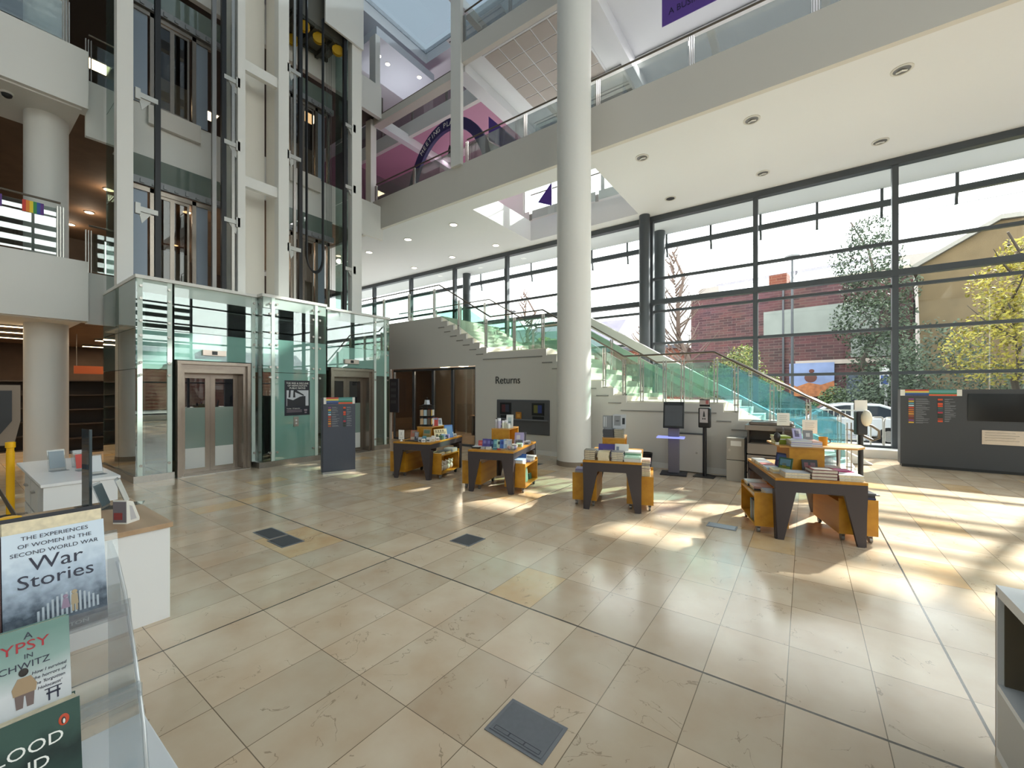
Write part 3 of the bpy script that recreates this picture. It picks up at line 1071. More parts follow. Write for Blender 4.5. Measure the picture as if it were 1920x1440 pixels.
DK = mat('dark_rail_steel', '#2a2a2c', .4, metal=.4)
g1 = guide(-10.95, 2.66, DK, 'dark vertical guide rail at the left of the left lift shaft', .045)
g2 = guide(-10.95, 3.85, DK, 'dark vertical guide rail at the right of the left lift shaft', .045)
g3 = guide(-10.95, 5.62, DK, 'dark vertical guide rail at the left of the right lift shaft', .045)
g4 = guide(-10.95, 6.92, DK, 'dark vertical guide rail at the right of the right lift shaft', .045)
guide(-10.95, 3.66, STEEL_D, 'grey vertical guide rail beside the dark one in the left shaft', .04)
guide(-10.95, 5.47, STEEL, 'thin bright guide rail at the left of the right shaft', .03)
guide(-10.95, 4.04, STEEL, 'thin bright guide rail against the centre post of the left shaft', .03)
for g, side, zs_ in ((g1, -1, (5.3, 7.6, 9.9)), (g2, 1, (5.6, 7.4, 8.9)), (g3, -1, (5.35, 7.75, 10.0)), (g4, 1, (5.2, 7.6, 9.4))):
    for z in zs_:
        b = MB()
        b.box(-.03, .05, min(0, side * .3), max(0, side * .3), z - 3.69 - .05, z - 3.69 + .05)
        b.box(.0, .07, side * .3 - .06, side * .3 + .02, z - 3.69 - .11, z - 3.69 + .11)
        b.prism([(side * .1, z - 3.69 - .05), (side * .3, z - 3.69 - .05), (side * .25, z - 3.69 - .28)], 'x', .0, .02)
        b.build('bracket', mat('pale_bracket_steel', '#b9b8b4', .45, metal=.5), g)


# ---- landing doors on the upper floors
def landing(y0, y1, z0, label):
    loc = (-12.18, (y0 + y1) / 2, z0)
    w = y1 - y0
    t = thing('landing_door', loc, label, 'lift door', group='upper landing lift doors')
    f = MB()
    for a in (-w / 2, -w * .28, w * .2, w / 2 - .08):
        f.box(-.02, .06, a, a + .08, 0, 2.12)
    f.box(-.02, .06, -w / 2, w / 2, 2.02, 2.12)
    f.build('frame', DOORSTEEL, t)
    for a in (-w / 2 + .08, w * .2 + .08):
        bx(0, .02, a, a + w * .15, 0, 2.02).build('side_panel', mat('blue_grey_panel', '#8d97a4', .4, metal=.3), t)
    for k in (0, 1):
        a = -w * .28 + .08 + k * (w * .4) / 2
        b = a + w * .2
        d = MB().box(.0, .035, a, a + .04, 0, 2.02).box(.0, .035, b - .04, b, 0, 2.02).box(.0, .035, a + .04, b - .04, 0, .06).box(.0, .035, a + .04, b - .04, 1.95, 2.02).build('door_leaf', DOORSTEEL, t)
        bx(.01, .02, a + .04, b - .04, .06, 1.95).build('glass_pane', glass_mat('landing_glass', '#9a948c', .06), d)
        bx(.005, .012, a + .04, b - .04, .06, .78).build('frosted_panel', glass_mat('landing_frost', '#b9b8b0', .05, body='#e0ddd2', body_mix=.92), d)
    tr = MB().box(.04, .12, -w / 2 - .05, w / 2 + .1, 2.14, 2.3)
    for i in range(9):
        yy = -w / 2 + i * w / 8
        tr.box(.12, .15, yy - .03, yy + .04, 2.16, 2.2 + .05 * (i % 2))
    tr.build('door_operator', mat('operator_grey', '#8f9092', .5, metal=.5), t)
    bx(.02, .03, -w / 2 - .05, w / 2 + .1, 2.32, 2.82).build('transom_glass', glass_mat('transom_green', '#a5b5ae', .1, body='#8a9891', body_mix=.6), t)
    bx(.0, .1, -w * .3, w * .3, -.42, .0).build('apron', mat('apron_white', '#d5cfc8', .5), t)
    return t


landing(2.45, 4.1, 4.12, 'first floor landing lift doors seen through the left shaft')
landing(2.45, 4.1, 8.12, 'second floor landing lift doors seen through the left shaft')
landing(5.6, 7.15, 4.12, 'first floor landing lift doors seen through the right shaft')
landing(5.6, 7.15, 8.12, 'second floor landing lift doors seen through the right shaft')

# ---- lift car, seen from below, with yellow sheaves and cables
CL = (-11.5, 6.3, 11.75)
car = thing('lift_car', CL, 'lift car stopped high in the right shaft with yellow sheaves below', 'lift car')
at(CL).box(-12.1, -11.1, 5.5, 7.0, 11.85, 14.2).build('cabin', mat('car_grey', '#6c6a62', .5, metal=.3), car)
fr = at(CL)
for y in (5.55, 6.1, 6.65):
    fr.box(-12.1, -11.1, y, y + .09, 11.72, 11.85)
for x in (-12.05, -11.5, -11.18):
    fr.box(x, x + .07, 5.5, 7.0, 11.76, 11.85)
fr.build('underframe', mat('under_frame', '#4a4a42', .6, metal=.3), car)
at(CL).box(-10.86, -10.8, 6.25, 7.45, 11.85, 14.2).build('front_panel', mat('car_white', '#dcdbd8', .4), car)
for x, y in ((-11.2, 5.85), (-11.25, 6.3), (-11.2, 6.85), (-11.9, 5.9)):
    p = at(CL).lathe([(.04, -.05), (.15, -.05), (.15, -.03), (.115, -.02), (.115, .02), (.15, .03), (.15, .05), (.04, .05)], n=20)
    p.M = Matrix.Identity(4)
    o = MB().lathe([(.04, -.05), (.15, -.05), (.15, -.03), (.115, -.02), (.115, .02), (.15, .03), (.15, .05), (.04, .05)], n=20).build('sheave', mat('sheave_yellow', '#c29a1a', .5), car, smooth=True)
    o.location = (x - CL[0], y - CL[1], -.12)
    o.rotation_euler = (R(90), 0, R(60))
for k, (ya, yb) in enumerate(((5.8, 6.26),)):
    for d in (0, .045):
        pts = [(-10.98 + d, ya, 13)]
        pts.append((-10.98 + d, ya, 5.9))
        for i in range(13):
            a = math.pi + math.pi * i / 12
            pts.append((-10.98 + d, (ya + yb) / 2 + (yb - ya) / 2 * math.cos(a), 5.35 - d + .45 * math.sin(a)))
        pts.append((-10.98 + d, yb, 5.9))
        pts.append((-10.98 + d, yb, 12.0))
        tag(MB().tube(pts, .022, 8).build('travelling_cable', BLACK, smooth=True), ('black travelling cable hanging in a loop, outer of two', 'black travelling cable hanging in a loop, inner of two')[d > 0], 'cable', 'travelling cables in the right shaft')
ropes = []
for i, y in enumerate((6.62, 6.67, 6.72, 6.77)):
    o = MB().tube([(-11.4, y, 3.7), (-11.4, y, 12)], .006, 5).build('hoist_rope')if False else MB().tube([(-11.4, y, 3.7), (-11.4, y, 12)], .006, 5).build('hoist_rope', STEEL_D)
    tag(o, 'thin steel hoist rope in the right lift shaft', 'rope', 'hoist ropes in the right shaft')

# ================================================================== GROUND FLOOR FURNITURE
# floor boxes
def floor_box(x0, x1, y0, y1, label, detail=True, m=None):
    loc = ((x0 + x1) / 2, (y0 + y1) / 2, 0)
    w, h = x1 - x0, y1 - y0
    t = thing('floor_box', loc, label, 'floor box')
    bx(-w / 2, w / 2, -h / 2, h / 2, .0, .004).build('frame', mat('floorbox_edge', '#7c7d83', .4, metal=.4), t)
    bx(-w / 2 + .018, w / 2 - .018, -h / 2 + .018, h / 2 - .018, .004, .0065).build('lid', m or mat('floorbox_grey', '#6d6e74', .5, noise=.05, scale=40), t)
    if detail:
        mb = MB()
        for k in range(3):
            a = -w / 2 + .035 + k * (w - .07) / 3
            for q in ((a, a + .085, -h / 2 + .028, -h / 2 + .030), (a, a + .085, -h / 2 + .05, -h / 2 + .052), (a, a + .002, -h / 2 + .028, -h / 2 + .052), (a + .083, a + .085, -h / 2 + .028, -h / 2 + .052)):
                mb.box(q[0], q[1], q[2], q[3], .0065, .0072)
        mb.build('finger_flap', mat('floorbox_line', '#3b3b46', .5), t)
    return t


DK2 = mat('floorbox_dark', '#4b4c50', .6)
floor_box(-1.27, -.94, 1.545, 1.785, 'large grey floor box with hinged lid nearest the camera')
floor_box(-5.2, -4.8, 2.12, 2.33, 'dark floor box left of the pair near the lifts', False, DK2)
floor_box(-4.78, -4.44, 2.09, 2.33, 'dark floor box right of the pair near the lifts', False, DK2)
floor_box(-3.16, -2.88, 3.25, 3.53, 'dark floor box in front of the middle tables', False, DK2)
floor_box(-.98, -.66, 5.42, 5.6, 'floor box lit by the sun between the two right tables', False, mat('floorbox_pale', '#9a9ca6', .3, metal=.3))
floor_box(-5.1, -4.75, 7.6, 7.85, 'floor box beside the foot of the tall column', False, DK2)


# ---- display tables
W, LN, H = .78, 1.36, .68
ROT = R(17)


def display_table(x, y, label, w=W, ln=LN):
    t = thing('display_table', (x, y, 0), label, 'table', ROT, 'bookshop display tables')
    MB().box(0, w, 0, ln, H - .03, H).build('table_top', OAK, t, bevel=.003)
    for yy in (0.0, ln - .05):
        MB().prism([(.0, H - .15), (w, H - .15), (w, H - .03), (0, H - .03)], 'y', yy + .005, yy + .045).build('apron', LEGGREY, t)
        for sgn in (0, 1):
            pl = [(.0, H - .15), (.2, H - .15), (.085, 0), (.025, 0)]
            if sgn:
                pl = [(w - a, b) for a, b in pl][::-1]
            g = MB().prism(pl, 'y', yy + .005, yy + .045)
            e = [(.005 if yy == 0 else ln - .005, H - .15), (.14 if yy == 0 else ln - .14, H - .15), (.07 if yy == 0 else ln - .07, 0), (.02 if yy == 0 else ln - .02, 0)]
            xx = .006 if not sgn else w - .046
            g.prism(e, 'x', xx, xx + .04)
            g.build('leg', LEGGREY, t)
    for xx in (.006, w - .046):
        MB().box(xx, xx + .04, .045, ln - .045, H - .12, H - .03).build('side_rail', LEGGREY, t)
    return t


def trolley(tx, ty, u0, u1, v0, v1, open_side, label, h=.47):
    """low oak box on castors; coordinates in the frame of the table at tx, ty"""
    p = Vector((tx, ty, 0)) + Matrix.Rotation(ROT, 3, 'Z') @ Vector(((u0 + u1) / 2, (v0 + v1) / 2, 0))
    w, d = u1 - u0, v1 - v0
    t = thing('book_trolley', p, label, 'trolley', ROT, 'low oak trolleys under the tables')
    z0 = .085
    th = .018
    b = MB()
    b.box(-w / 2, w / 2, -d / 2, -d / 2 + th, z0, h)
    b.box(-w / 2, w / 2, d / 2 - th, d / 2, z0, h)
    b.box(-w / 2, w / 2, -d / 2 + th, d / 2 - th, z0, z0 + th)
    b.box(-w / 2, w / 2, -d / 2 + th, d / 2 - th, h - .04 - th, h - .04)
    if open_side == 'r':
        b.box(-w / 2, -w / 2 + th, -d / 2 + th, d / 2 - th, z0 + th, h - .04 - th)
    elif open_side == 'l':
        b.box(w / 2 - th, w / 2, -d / 2 + th, d / 2 - th, z0 + th, h - .04 - th)
    b.build('body', OAK, t)
    for sx_ in (-1, 1):
        for sy in (-1, 1):
            c = MB()
            cx, cy_ = sx_ * (w / 2 - .05), sy * (d / 2 - .06)
            c.cyl((cx - .014, cy_, .035), (cx + .014, cy_, .035), .035, 14)
            c.box(cx - .02, cx + .02, cy_ - .015, cy_ + .02, .05, .085)
            c.build('castor', STEEL_D if sy < 0 else BLACK, t, smooth=True)
    return t, p


TB = {'A': (-6.30, 4.98), 'B': (-4.47, 5.02), 'C': (-2.51, 5.20), 'D': (-.27, 5.38)}
display_table(*TB['A'], 'oak topped display table nearest the lifts, crowded with cards and gifts')
display_table(*TB['B'], 'oak topped display table in front of the returns hatch, with notebooks')
display_table(*TB['C'], 'oak topped display table right of the tall column, with book piles')
display_table(*TB['D'], 'largest looking oak topped display table, at the right near the printer', .84)
TROL = {}
for k, nm in (('A', 'lift'), ('B', 'returns'), ('C', 'column'), ('D', 'printer')):
    wr = .84 if k == 'D' else .78
    TROL[k + 'l'] = trolley(*TB[k], -.17, .17, .15, .88, 'l', 'low oak trolley on castors under the left of the %s table' % nm)[1]
    TROL[k + 'r'] = trolley(*TB[k], wr - .2, wr + .15, .15, .9, 'r', 'low oak trolley on castors under the right of the %s table' % nm)[1]


def on_table(k, u, v, z=H):
    p = Vector((TB[k][0], TB[k][1], z)) + Matrix.Rotation(ROT, 3, 'Z') @ Vector((u, v, 0))
    return p


def riser(k, u0, u1, v0, v1, z1, label, open_=True):
    p = on_table(k, (u0 + u1) / 2, (v0 + v1) / 2)
    t = thing('display_riser', p, label, 'riser', ROT, 'oak risers on the tables')
    w, d, h = u1 - u0, v1 - v0, z1 - H
    b = MB()
    b.box(-w / 2, w / 2, -d / 2, -d / 2 + .016, 0, h - .018)
    b.box(-w / 2, w / 2, d / 2 - .016, d / 2, 0, h - .018)
    b.box(-w / 2, -w / 2 + .016, -d / 2 + .016, d / 2 - .016, 0, h - .018)
    b.build('body', OAK, t)
    bx(-w / 2 - .004, w / 2 + .004, -d / 2 - .004, d / 2 + .004, h - .018, h).build('top', OAKTOP, t)
    return t


riser('A', .24, .56, .45, .95, .93, 'oak riser box in the middle of the lift table')
riser('B', .24, .56, .45, .95, .99, 'oak riser box in the middle of the returns table')
riser('C', .22, .54, .45, .95, .95, 'oak riser box in the middle of the column table')
t = riser('D', .25, .60, .42, .92, .985, 'oak riser box with wide shelf top on the printer table')
b = MB()
b.prism([(-.28, -.27), (.48, -.27), (.62, -.1), (.66, .1), (.58, .26), (.3, .34), (-.28, .3)], 'z', .287, .307)
b.build('wide_top', OAKTOP, t)
MB().cyl((.42, .06, 0), (.42, .06, .287), .02, 12).build('support_leg', STEEL, t, smooth=True)

# ---- slate directory totem
loc = (-7.60, 4.68, 0)
t = thing('directory_totem', loc, 'slate blue directory totem with rainbow header in front of the right lift', 'sign', R(-22))
T = t
bx(-.05, .05, -.3, .3, .04, 1.5).build('panel', SLATE, t)
bx(-.045, .04, -.33, -.3, .04, 1.49).build('side_edge', mat('slate_dark', '#24272f', .4), t)
bx(-.09, .09, -.31, .31, 0, .04).build('base_plate', STEEL_D, t)


def directory_face(t, place, w, hh, n1, n2, seed):
    """coloured header band and two columns of tabs; place(a, z, d) maps face coords"""
    rnd = random.Random(seed)

    def strip(nm, items):
        for (a0, a1, z0, z1, c) in items:
            mb = MB()
            P0, P1 = place(a0, z0, .002), place(a1, z1, .005)
            mb.box(min(P0[0], P1[0]), max(P0[0], P1[0]), min(P0[1], P1[1]), max(P0[1], P1[1]), min(P0[2], P1[2]), max(P0[2], P1[2]))
            mb.build(nm, colmat(c), t)
    strip('header_stripe', [(-w / 2, w / 2, hh - .13, hh, '#d9d6cf')])

    def stripe(a0, a1, z0, z1, c, nm='header_stripe'):
        P0, P1 = place(a0, z0, .005), place(a1, z1, .008)
        MB().box(min(P0[0], P1[0]), max(P0[0], P1[0]), min(P0[1], P1[1]), max(P0[1], P1[1]), z0, z1).build(nm, colmat(c), t)
    q = w * .42
    for i, (cl, cr) in enumerate((('#b9483c', '#4f8c86'), ('#d9c35a', '#5e9a9a'), ('#3a5f94', '#2e7a5a'), ('#1c2f66', '#d4502a'))):
        zb = hh - .0325 * (i + 1)
        stripe(-q, -.02, zb + .002, zb + .0325, cl)
        stripe(-.02, q, zb + .002, zb + .0325, cr)
    cc = ['#8d4a86', '#d9b048', '#5aa0b4', '#c8d0d8', '#c4452a', '#b8683c', '#cf7a1e', '#d9963a', '#a8532a', '#7a2f2a']
    lines1, lines2 = MB(), MB()
    z = hh - .19
    for i in range(n1):
        stripe(-w * .36, -w * .27, z - .026, z, cc[i % len(cc)], 'colour_tab')
        for j in range(2):
            P0, P1 = place(-w * .24, z - .009 - j * .015, .002), place(-w * .24 + w * rnd.uniform(.1, .24), z - .003 - j * .015, .0035)
            lines1.box(min(P0[0], P1[0]), max(P0[0], P1[0]), min(P0[1], P1[1]), max(P0[1], P1[1]), min(P0[2], P1[2]), max(P0[2], P1[2]))
        z -= .045
    z = hh - .19
    c2 = ['#d4522a', '#3a2f3a', '#d4522a', '#c84826', '#3d5a52', '#3a4a5a', '#a83246', '#2a3328', '#2a3328', '#8a3a2a']
    for i in range(n2):
        stripe(w * .12, w * .2, z - .034, z, c2[i % len(c2)], 'colour_tab')
        for j in range(2):
            P0, P1 = place(w * .23, z - .009 - j * .015, .002), place(w * .23 + w * rnd.uniform(.06, .18), z - .003 - j * .015, .0035)
            lines2.box(min(P0[0], P1[0]), max(P0[0], P1[0]), min(P0[1], P1[1]), max(P0[1], P1[1]), min(P0[2], P1[2]), max(P0[2], P1[2]))
        z -= .045
    lines1.build('listing_text', mat('listing_grey', '#8e9096', .6), t)
    lines2.build('listing_text', mat('listing_grey', '#8e9096', .6), t)


directory_face(t, lambda a, z, d: (.05 + d, a, z), .58, 1.5, 9, 9, 3)

# ---- dark directory wall at the right
loc = (3.6, 12.3, 0)
t = thing('directory_wall', loc, 'long dark grey reception wall with directory, screen and steel plaque', 'sign wall')
bx(-1.93, 3.2, -.2, .1, .06, 1.66).build('wall_panel', mat('charcoal_laminate', '#3a3b3f', .45), t)
bx(-1.9, 3.2, -.17, .1, 0, .06).build('plinth', BLACK, t)
directory_face(t, lambda a, z, d: (-1.47 + a, -.2 - d, z), .92, 1.655, 12, 11, 5)
s = bx(-.93, .35, -.215, -.2, 1.03, 1.57).build('screen', mat('screen_black', '#0d0d10', .12), t)
bx(-.74, -.02, -.21, -.2, .57, .85).build('plaque', mat('plaque_steel', '#b8aca0', .22, metal=.9), t)
mb = MB()
for i in range(4):
    mb.box(-.7, -.7 + .4 + .05 * (i % 2), -.2125, -.21, .8 - i * .05, .806 - i * .05)
mb.build('engraving', mat('engraving_grey', '#7d746c', .5), t)

# ---- returns hatch on the wall
loc = (-6.02, 8.9, 0)
t = thing('returns_hatch', loc, 'grey self-service book returns panel with two screens set in the wall', 'returns machine')
WY = 8.9
mb = MB()
mb.box(-.83, .83, -.03, 0, .5, 1.39)
mb.build('panel', mat('hatch_grey', '#58585b', .5), t, bevel=.02)
bx(-.80, .80, -.1, -.03, .86, .89).build('shelf', mat('hatch_shelf', '#77777c', .4), t)
for a, c1, c2 in ((-.52, '#5a2f34', '#3a3d4a'), (.5, '#6c6a3a', '#34407c')):
    s_ = bx(a - .18, a + .18, -.05, -.03, 1.0, 1.31).build('screen', BLACK, t)
    bx(a - .12, a, -.053, -.05, 1.06, 1.26).build('display', colmat(c1), s_)
    bx(a, a + .12, -.053, -.05, 1.06, 1.26).build('display', colmat(c2), s_)
    bx(a - .17, a + .17, -.036, -.03, .90, .97).build('return_slot', BLACK, t)
loc2 = (-6.1, 8.85, .89)
t = thing('leaflet_holder', loc2, 'small orange notice standing on the returns hatch shelf', 'notice', R(0))
bx(-.09, .09, -.02, -.01, .0, .18).build('sheet', colmat('#b5752a'), t)
bx(-.05, .05, -.022, -.02, .04, .13).build('print', colmat('#d9a04a'), t)
bx(-.09, .09, -.04, .02, .0, .006).build('foot', ACRYL, t)
t = thing('returns_sign', (-6.92, 8.895, 1.82), 'dark raised lettering reading Returns on the wall above the hatch', 'sign')
lettering('lettering', 'Returns', .285, mat('sign_dark', '#3a3838', .5), t, (0, 0, 0), FACE_MY, 'LEFT', .008, sx=.92)

# dark notice board beside the lifts
t = thing('notice_board', (-11.35, 8.86, 1.4), 'dark grey information board between lift enclosure and office window', 'notice board')
bx(-.02, .42, -.02, .02, -.5, .62).build('board', SLATE, t)
mb = MB()
for i in range(4):
    mb.box(.05, .3, -.024, -.02, .4 - i * .2, .5 - i * .2)
mb.build('notice', mat('notice_dark', '#5a5d68', .5), t)

# ---- kiosk
loc = (-2.1, 8.40, 0)
t = thing('self_service_kiosk', loc, 'black touchscreen kiosk on grey pedestal with glowing blue tray', 'kiosk', R(10))
bx(-.24, .24, -.22, .2, 0, .03).build('base_plate', mat('kiosk_base', '#2c2a2e', .5), t, bevel=.01)
bx(-.10, .10, -.05, .09, .03, .9).build('pedestal', mat('kiosk_grey', '#6a6672', .45), t, bevel=.01)
bx(-.3, .2, -.22, .08, .715, .735).build('tray', mat('blue_glow', '#9aa4ff', .3, emit=.5), t)
bx(-.07, .07, -.04, .04, .9, 1.02).build('neck', BLACK, t)
M_ = Matrix.Translation((0, -.05, 1.1)) @ Matrix.Rotation(R(-14), 4, 'X')
mb = MB()
mb.M = M_
s_ = mb.box(-.19, .19, -.02, .02, -.2, .32).build('screen_housing', BLACK, t, bevel=.01)
mb = MB()
mb.M = M_
mb.box(-.16, .16, -.023, -.02, -.16, .25).build('display', mat('kiosk_display', '#4a4c52', .15), s_)
mb = MB()
mb.M = M_
mb.box(-.11, .11, -.023, -.02, .27, .29).build('logo_strip', mat('kiosk_logo', '#33343a', .3), s_)

# ---- hand sanitiser stands
def sanitiser(loc, rz, label, side, hw=.105):
    t = thing('sanitiser_stand', loc, label, 'sanitiser stand', rz, 'hand sanitiser stands')
    bx(-.18, .18, -.16, .16, 0, .012).build('base_plate', mat('stand_base', '#37302c', .5), t)
    MB().cyl((0, 0, .012), (0, 0, 1.0), .035, 14).build('pole', BLACK, t, smooth=True)
    b = bx(-hw, hw, -.06, .06, .93, 1.31).build('dispenser', BLACK, t, bevel=.02)
    bx(-.09, .09, -.005, .005, 1.33, 1.47).build('sign_holder', BLACK, t)
    s = bx(-.085, .085, -.012, -.005, 1.37 - .05 * side, 1.455 + .03 * side).build('sign_card', PAPER if side else mat('card_grey', '#b5aaa8', .6), t)
    if not side:
        bx(.02, .07, -.014, -.012, 1.38, 1.45).build('printed_mark', colmat('#a85a5a'), s)
    if side:
        mb = MB().ball((.05, -.06, 1.2), .075, .06, .13, 16, 10)
        mb.build('soap_cover', mat('cream_plastic', '#dcd6c4', .4), t, smooth=True)
    else:
        f = bx(-.075, .065, -.068, -.06, 1.03, 1.29).build('front_label', mat('label_grey', '#b4aeb2', .5), t)
        mb = MB().prism([(-.02, 1.14), (.02, 1.14), (.012, 1.2), (.006, 1.245), (-.006, 1.245), (-.012, 1.2)], 'y', -.071, -.068)
        mb.prism([(-.03, 1.085), (-.002, 1.1), (.026, 1.085), (.026, 1.12), (-.002, 1.105), (-.03, 1.12)], 'y', -.071, -.068)
        mb.build('printed_symbol', BLACK, f)
    return t


sanitiser((-1.56, 8.5, 0), 0, 'black hand sanitiser stand with printed label beside the kiosk', False)
sanitiser((.72, 8.6, 0), R(20), 'black hand sanitiser stand with cream dispenser at the stair foot', True, .075)

# ---- black waste bin, white panel box, cabinet and printer
t = thing('waste_bin', (-2.72, 8.6, 0), 'small black waste bin against the stair wall', 'bin')
MB().lathe([(.11, 0), (.145, .33), (.15, .34), (.135, .34), (.11, .04)], n=20).build('body', BLACK, t, smooth=True)
t = thing('wall_cabinet', (-1.93, 8.79, 0), 'low white panel box with dark edge behind the kiosk', 'cabinet')
bx(-.3, .3, -.06, .1, .02, .76).build('body', GREYWALL, t)
bx(.3, .325, -.08, .1, .0, .78).build('edge_strip', FRAME, t)
bx(-.3, .325, -.07, .1, .76, .78).build('top_strip', FRAME, t)
MB().cyl((.18, -.06, .4), (.18, -.07, .4), .02, 10).build('lock', STEEL, t)
loc = (-1.0, 8.55, 0)
t = thing('steel_cabinet', loc, 'tall grey two-door filing cabinet left of the printer', 'cabinet')
for z0, z1 in ((.0, .38), (.39, .78)):
    d = bx(-.17, .12, -.2, .2, z0, z1).build('drawer', mat('cabinet_grey', '#a59f95', .5), t, bevel=.006)
MB().cyl((-.12, -.2, .56), (-.12, -.22, .56), .022, 12).build('lock', STEEL, t)
bx(-.1, .07, -.204, -.2, .64, .73).build('label_card', PAPER, t)
bx(.125, .145, -.2, .2, 0, .8).build('side_edge', BLACK, t)
loc = (-.5, 8.5, 0)
t = thing('multifunction_printer', loc, 'grey office printer copier with open paper tray behind the right table', 'printer')
PG, PD = mat('printer_beige', '#8a8078', .5), mat('printer_dark', '#4a4440', .5)
for k in range(3):
    dr = bx(-.33, .33, -.28, .3, .06 + k * .16, .2 + k * .16).build('paper_drawer', PG, t, bevel=.005)
    bx(-.12, .12, -.29, -.28, .15 + k * .16, .175 + k * .16).build('handle', PD, dr)
bx(-.33, .33, -.28, .3, .0, .06).build('base', PD, t)
bx(-.33, .33, -.28, .3, .54, .72).build('body', PG, t, bevel=.01)
mb = MB().box(-.33, .33, .0, .3, .72, .95).box(.18, .33, -.28, .0, .72, .95).box(-.33, -.3, -.28, 0, .72, .95)
mb.build('output_bay', PD, t)
mb = MB()
mb.M = Matrix.Translation((0, 0, .75)) @ Matrix.Rotation(R(6), 4, 'X')
mb.box(-.28, .15, -.27, .02, 0, .015)
mb.build('paper_tray', PD, t)
bx(-.36, .36, -.3, .3, .95, 1.04).build('scanner', PG, t, bevel=.01)
bx(-.3, .34, -.28, .28, 1.04, 1.1).build('document_feeder', mat('feeder_grey', '#6c645e', .5), t, bevel=.02)
bx(.1, .36, -.38, -.3, .96, 1.0).build('control_panel', PD, t)
for k, (c, r_) in enumerate((('#cfcac2', 4), ('#a9a49c', -7), ('#dedad2', 12))):
    o = bx(-.15, .15, -.11, .11, 0, .003).build('paper_sheet', mat('loose_sheet_%d' % k, c, .8))
    o.location = (loc[0] + .05 + .05 * k, loc[1] - .02, 1.1 + .004 * k)
    o.rotation_euler = (0, 0, R(r_))
    tag(o, 'loose paper sheet on the printer lid, ' + ('bottom', 'middle', 'top')[k] + ' of three', 'paper', 'papers on the printer')
tag(MB().tube([(-1.6, 8.7, .012), (-1.4, 8.62, .012), (-1.2, 8.66, .012), (-1.15, 8.78, .02)], .01, 6).build('power_cable', BLACK, smooth=True), 'black power cable on the floor by the sanitiser stand', 'cable')

# ---- service counter at the left
loc = (-4.33, .6, 0)
t = thing('service_counter', loc, 'white counter with pale wood top in front of the yellow barriers', 'counter')
bx(-.55, .57, -.6, .385, .0, .655).build('front_panel', WHITELAM, t)
bx(-.57, .585, -.62, .4, .655, .69).build('counter_top', BEECH, t, bevel=.003)
bx(-.5, -.42, -.6, .38, .6, .655).build('edge_trim', DARKGREY, t)
CT = .69


def leaflet_wedge(x, y, z, rz, label, fc='#6f6a72', dark=True, sc=1.0):
    t = thing('leaflet_wedge', (x, y, z), label, 'leaflet stand', rz, 'leaflet stands on the counters')
    mb = MB().prism([(-.0, 0), (.1 * sc, 0), (.1 * sc, .02), (.05 * sc, .15 * sc), (.0, .17 * sc)], 'x', -.05 * sc, .05 * sc)
    mb.build('body', PAPER, t)
    mb = MB().prism([(.03, .02), (.075 * sc, .02), (.04 * sc, .12 * sc), (.02, .13 * sc)], 'x', .05 * sc, .052 * sc)
    mb.build('side_print', mat('wedge_grey', '#c2c0c4', .5), t)
    mb = MB().quad((-.048 * sc, -.002, .01), (.048 * sc, -.002, .01), (.048 * sc, -.002, .16 * sc), (-.048 * sc, -.002, .16 * sc))
    mb.box(-.04, .02, -.004, -.002, .03, .08, 1)
    mb.build('front_print', [colmat(fc), colmat('#8c3a3a')], t)
    return t


leaflet_wedge(-3.99, .76, CT, R(35), 'white and grey card wedge holder near the front edge of the wood-topped counter')


def acrylic_stand(x, y, z, rz, h, w, label, fill=None, lean=15):
    t = thing('acrylic_stand', (x, y, z), label, 'leaflet stand', rz, 'acrylic leaflet stands')
    M_ = Matrix.Rotation(R(lean), 4, 'Y')
    mb = MB()
    mb.M = M_
    mb.box(-.002, .002, -w / 2, w / 2, 0, h)
    mb.build('back_plate', ACRYL, t)
    bx(-.01, .1, -w / 2, w / 2, 0, .004).build('foot', ACRYL, t)
    if fill:
        mb = MB()
        mb.M = M_
        mb.box(.003, .012, -w / 2 + .01, w / 2 - .01, h * .12, h * .92)
        mb.build('leaflet', colmat(fill), t)
    return t


acrylic_stand(-4.62, .80, CT, R(60), .22, .14, 'clear leaflet holder with slate grey leaflets on the counter', '#56656c', -18)
acrylic_stand(-4.62, .93, CT, R(70), .24, .13, 'clear upright leaflet holder with white sheet at the counter back edge', '#dcdcd8', -18)
t = thing('sneeze_screen', (-4.84, .70, CT), 'clear acrylic protective screen standing at the left end of the counter', 'screen', R(-84))
bx(-.004, .004, -.02, .16, 0, .64).build('sheet', glass_mat('tinted_acrylic', '#8fa0ac', .1, body='#6d7e8a', body_mix=.25), t)
bx(-.008, .008, .155, .17, 0, .64).build('edge', mat('acrylic_edge', '#3a4850', .3), t)
bx(-.05, .05, -.02, .16, 0, .008).build('foot', ACRYL, t)

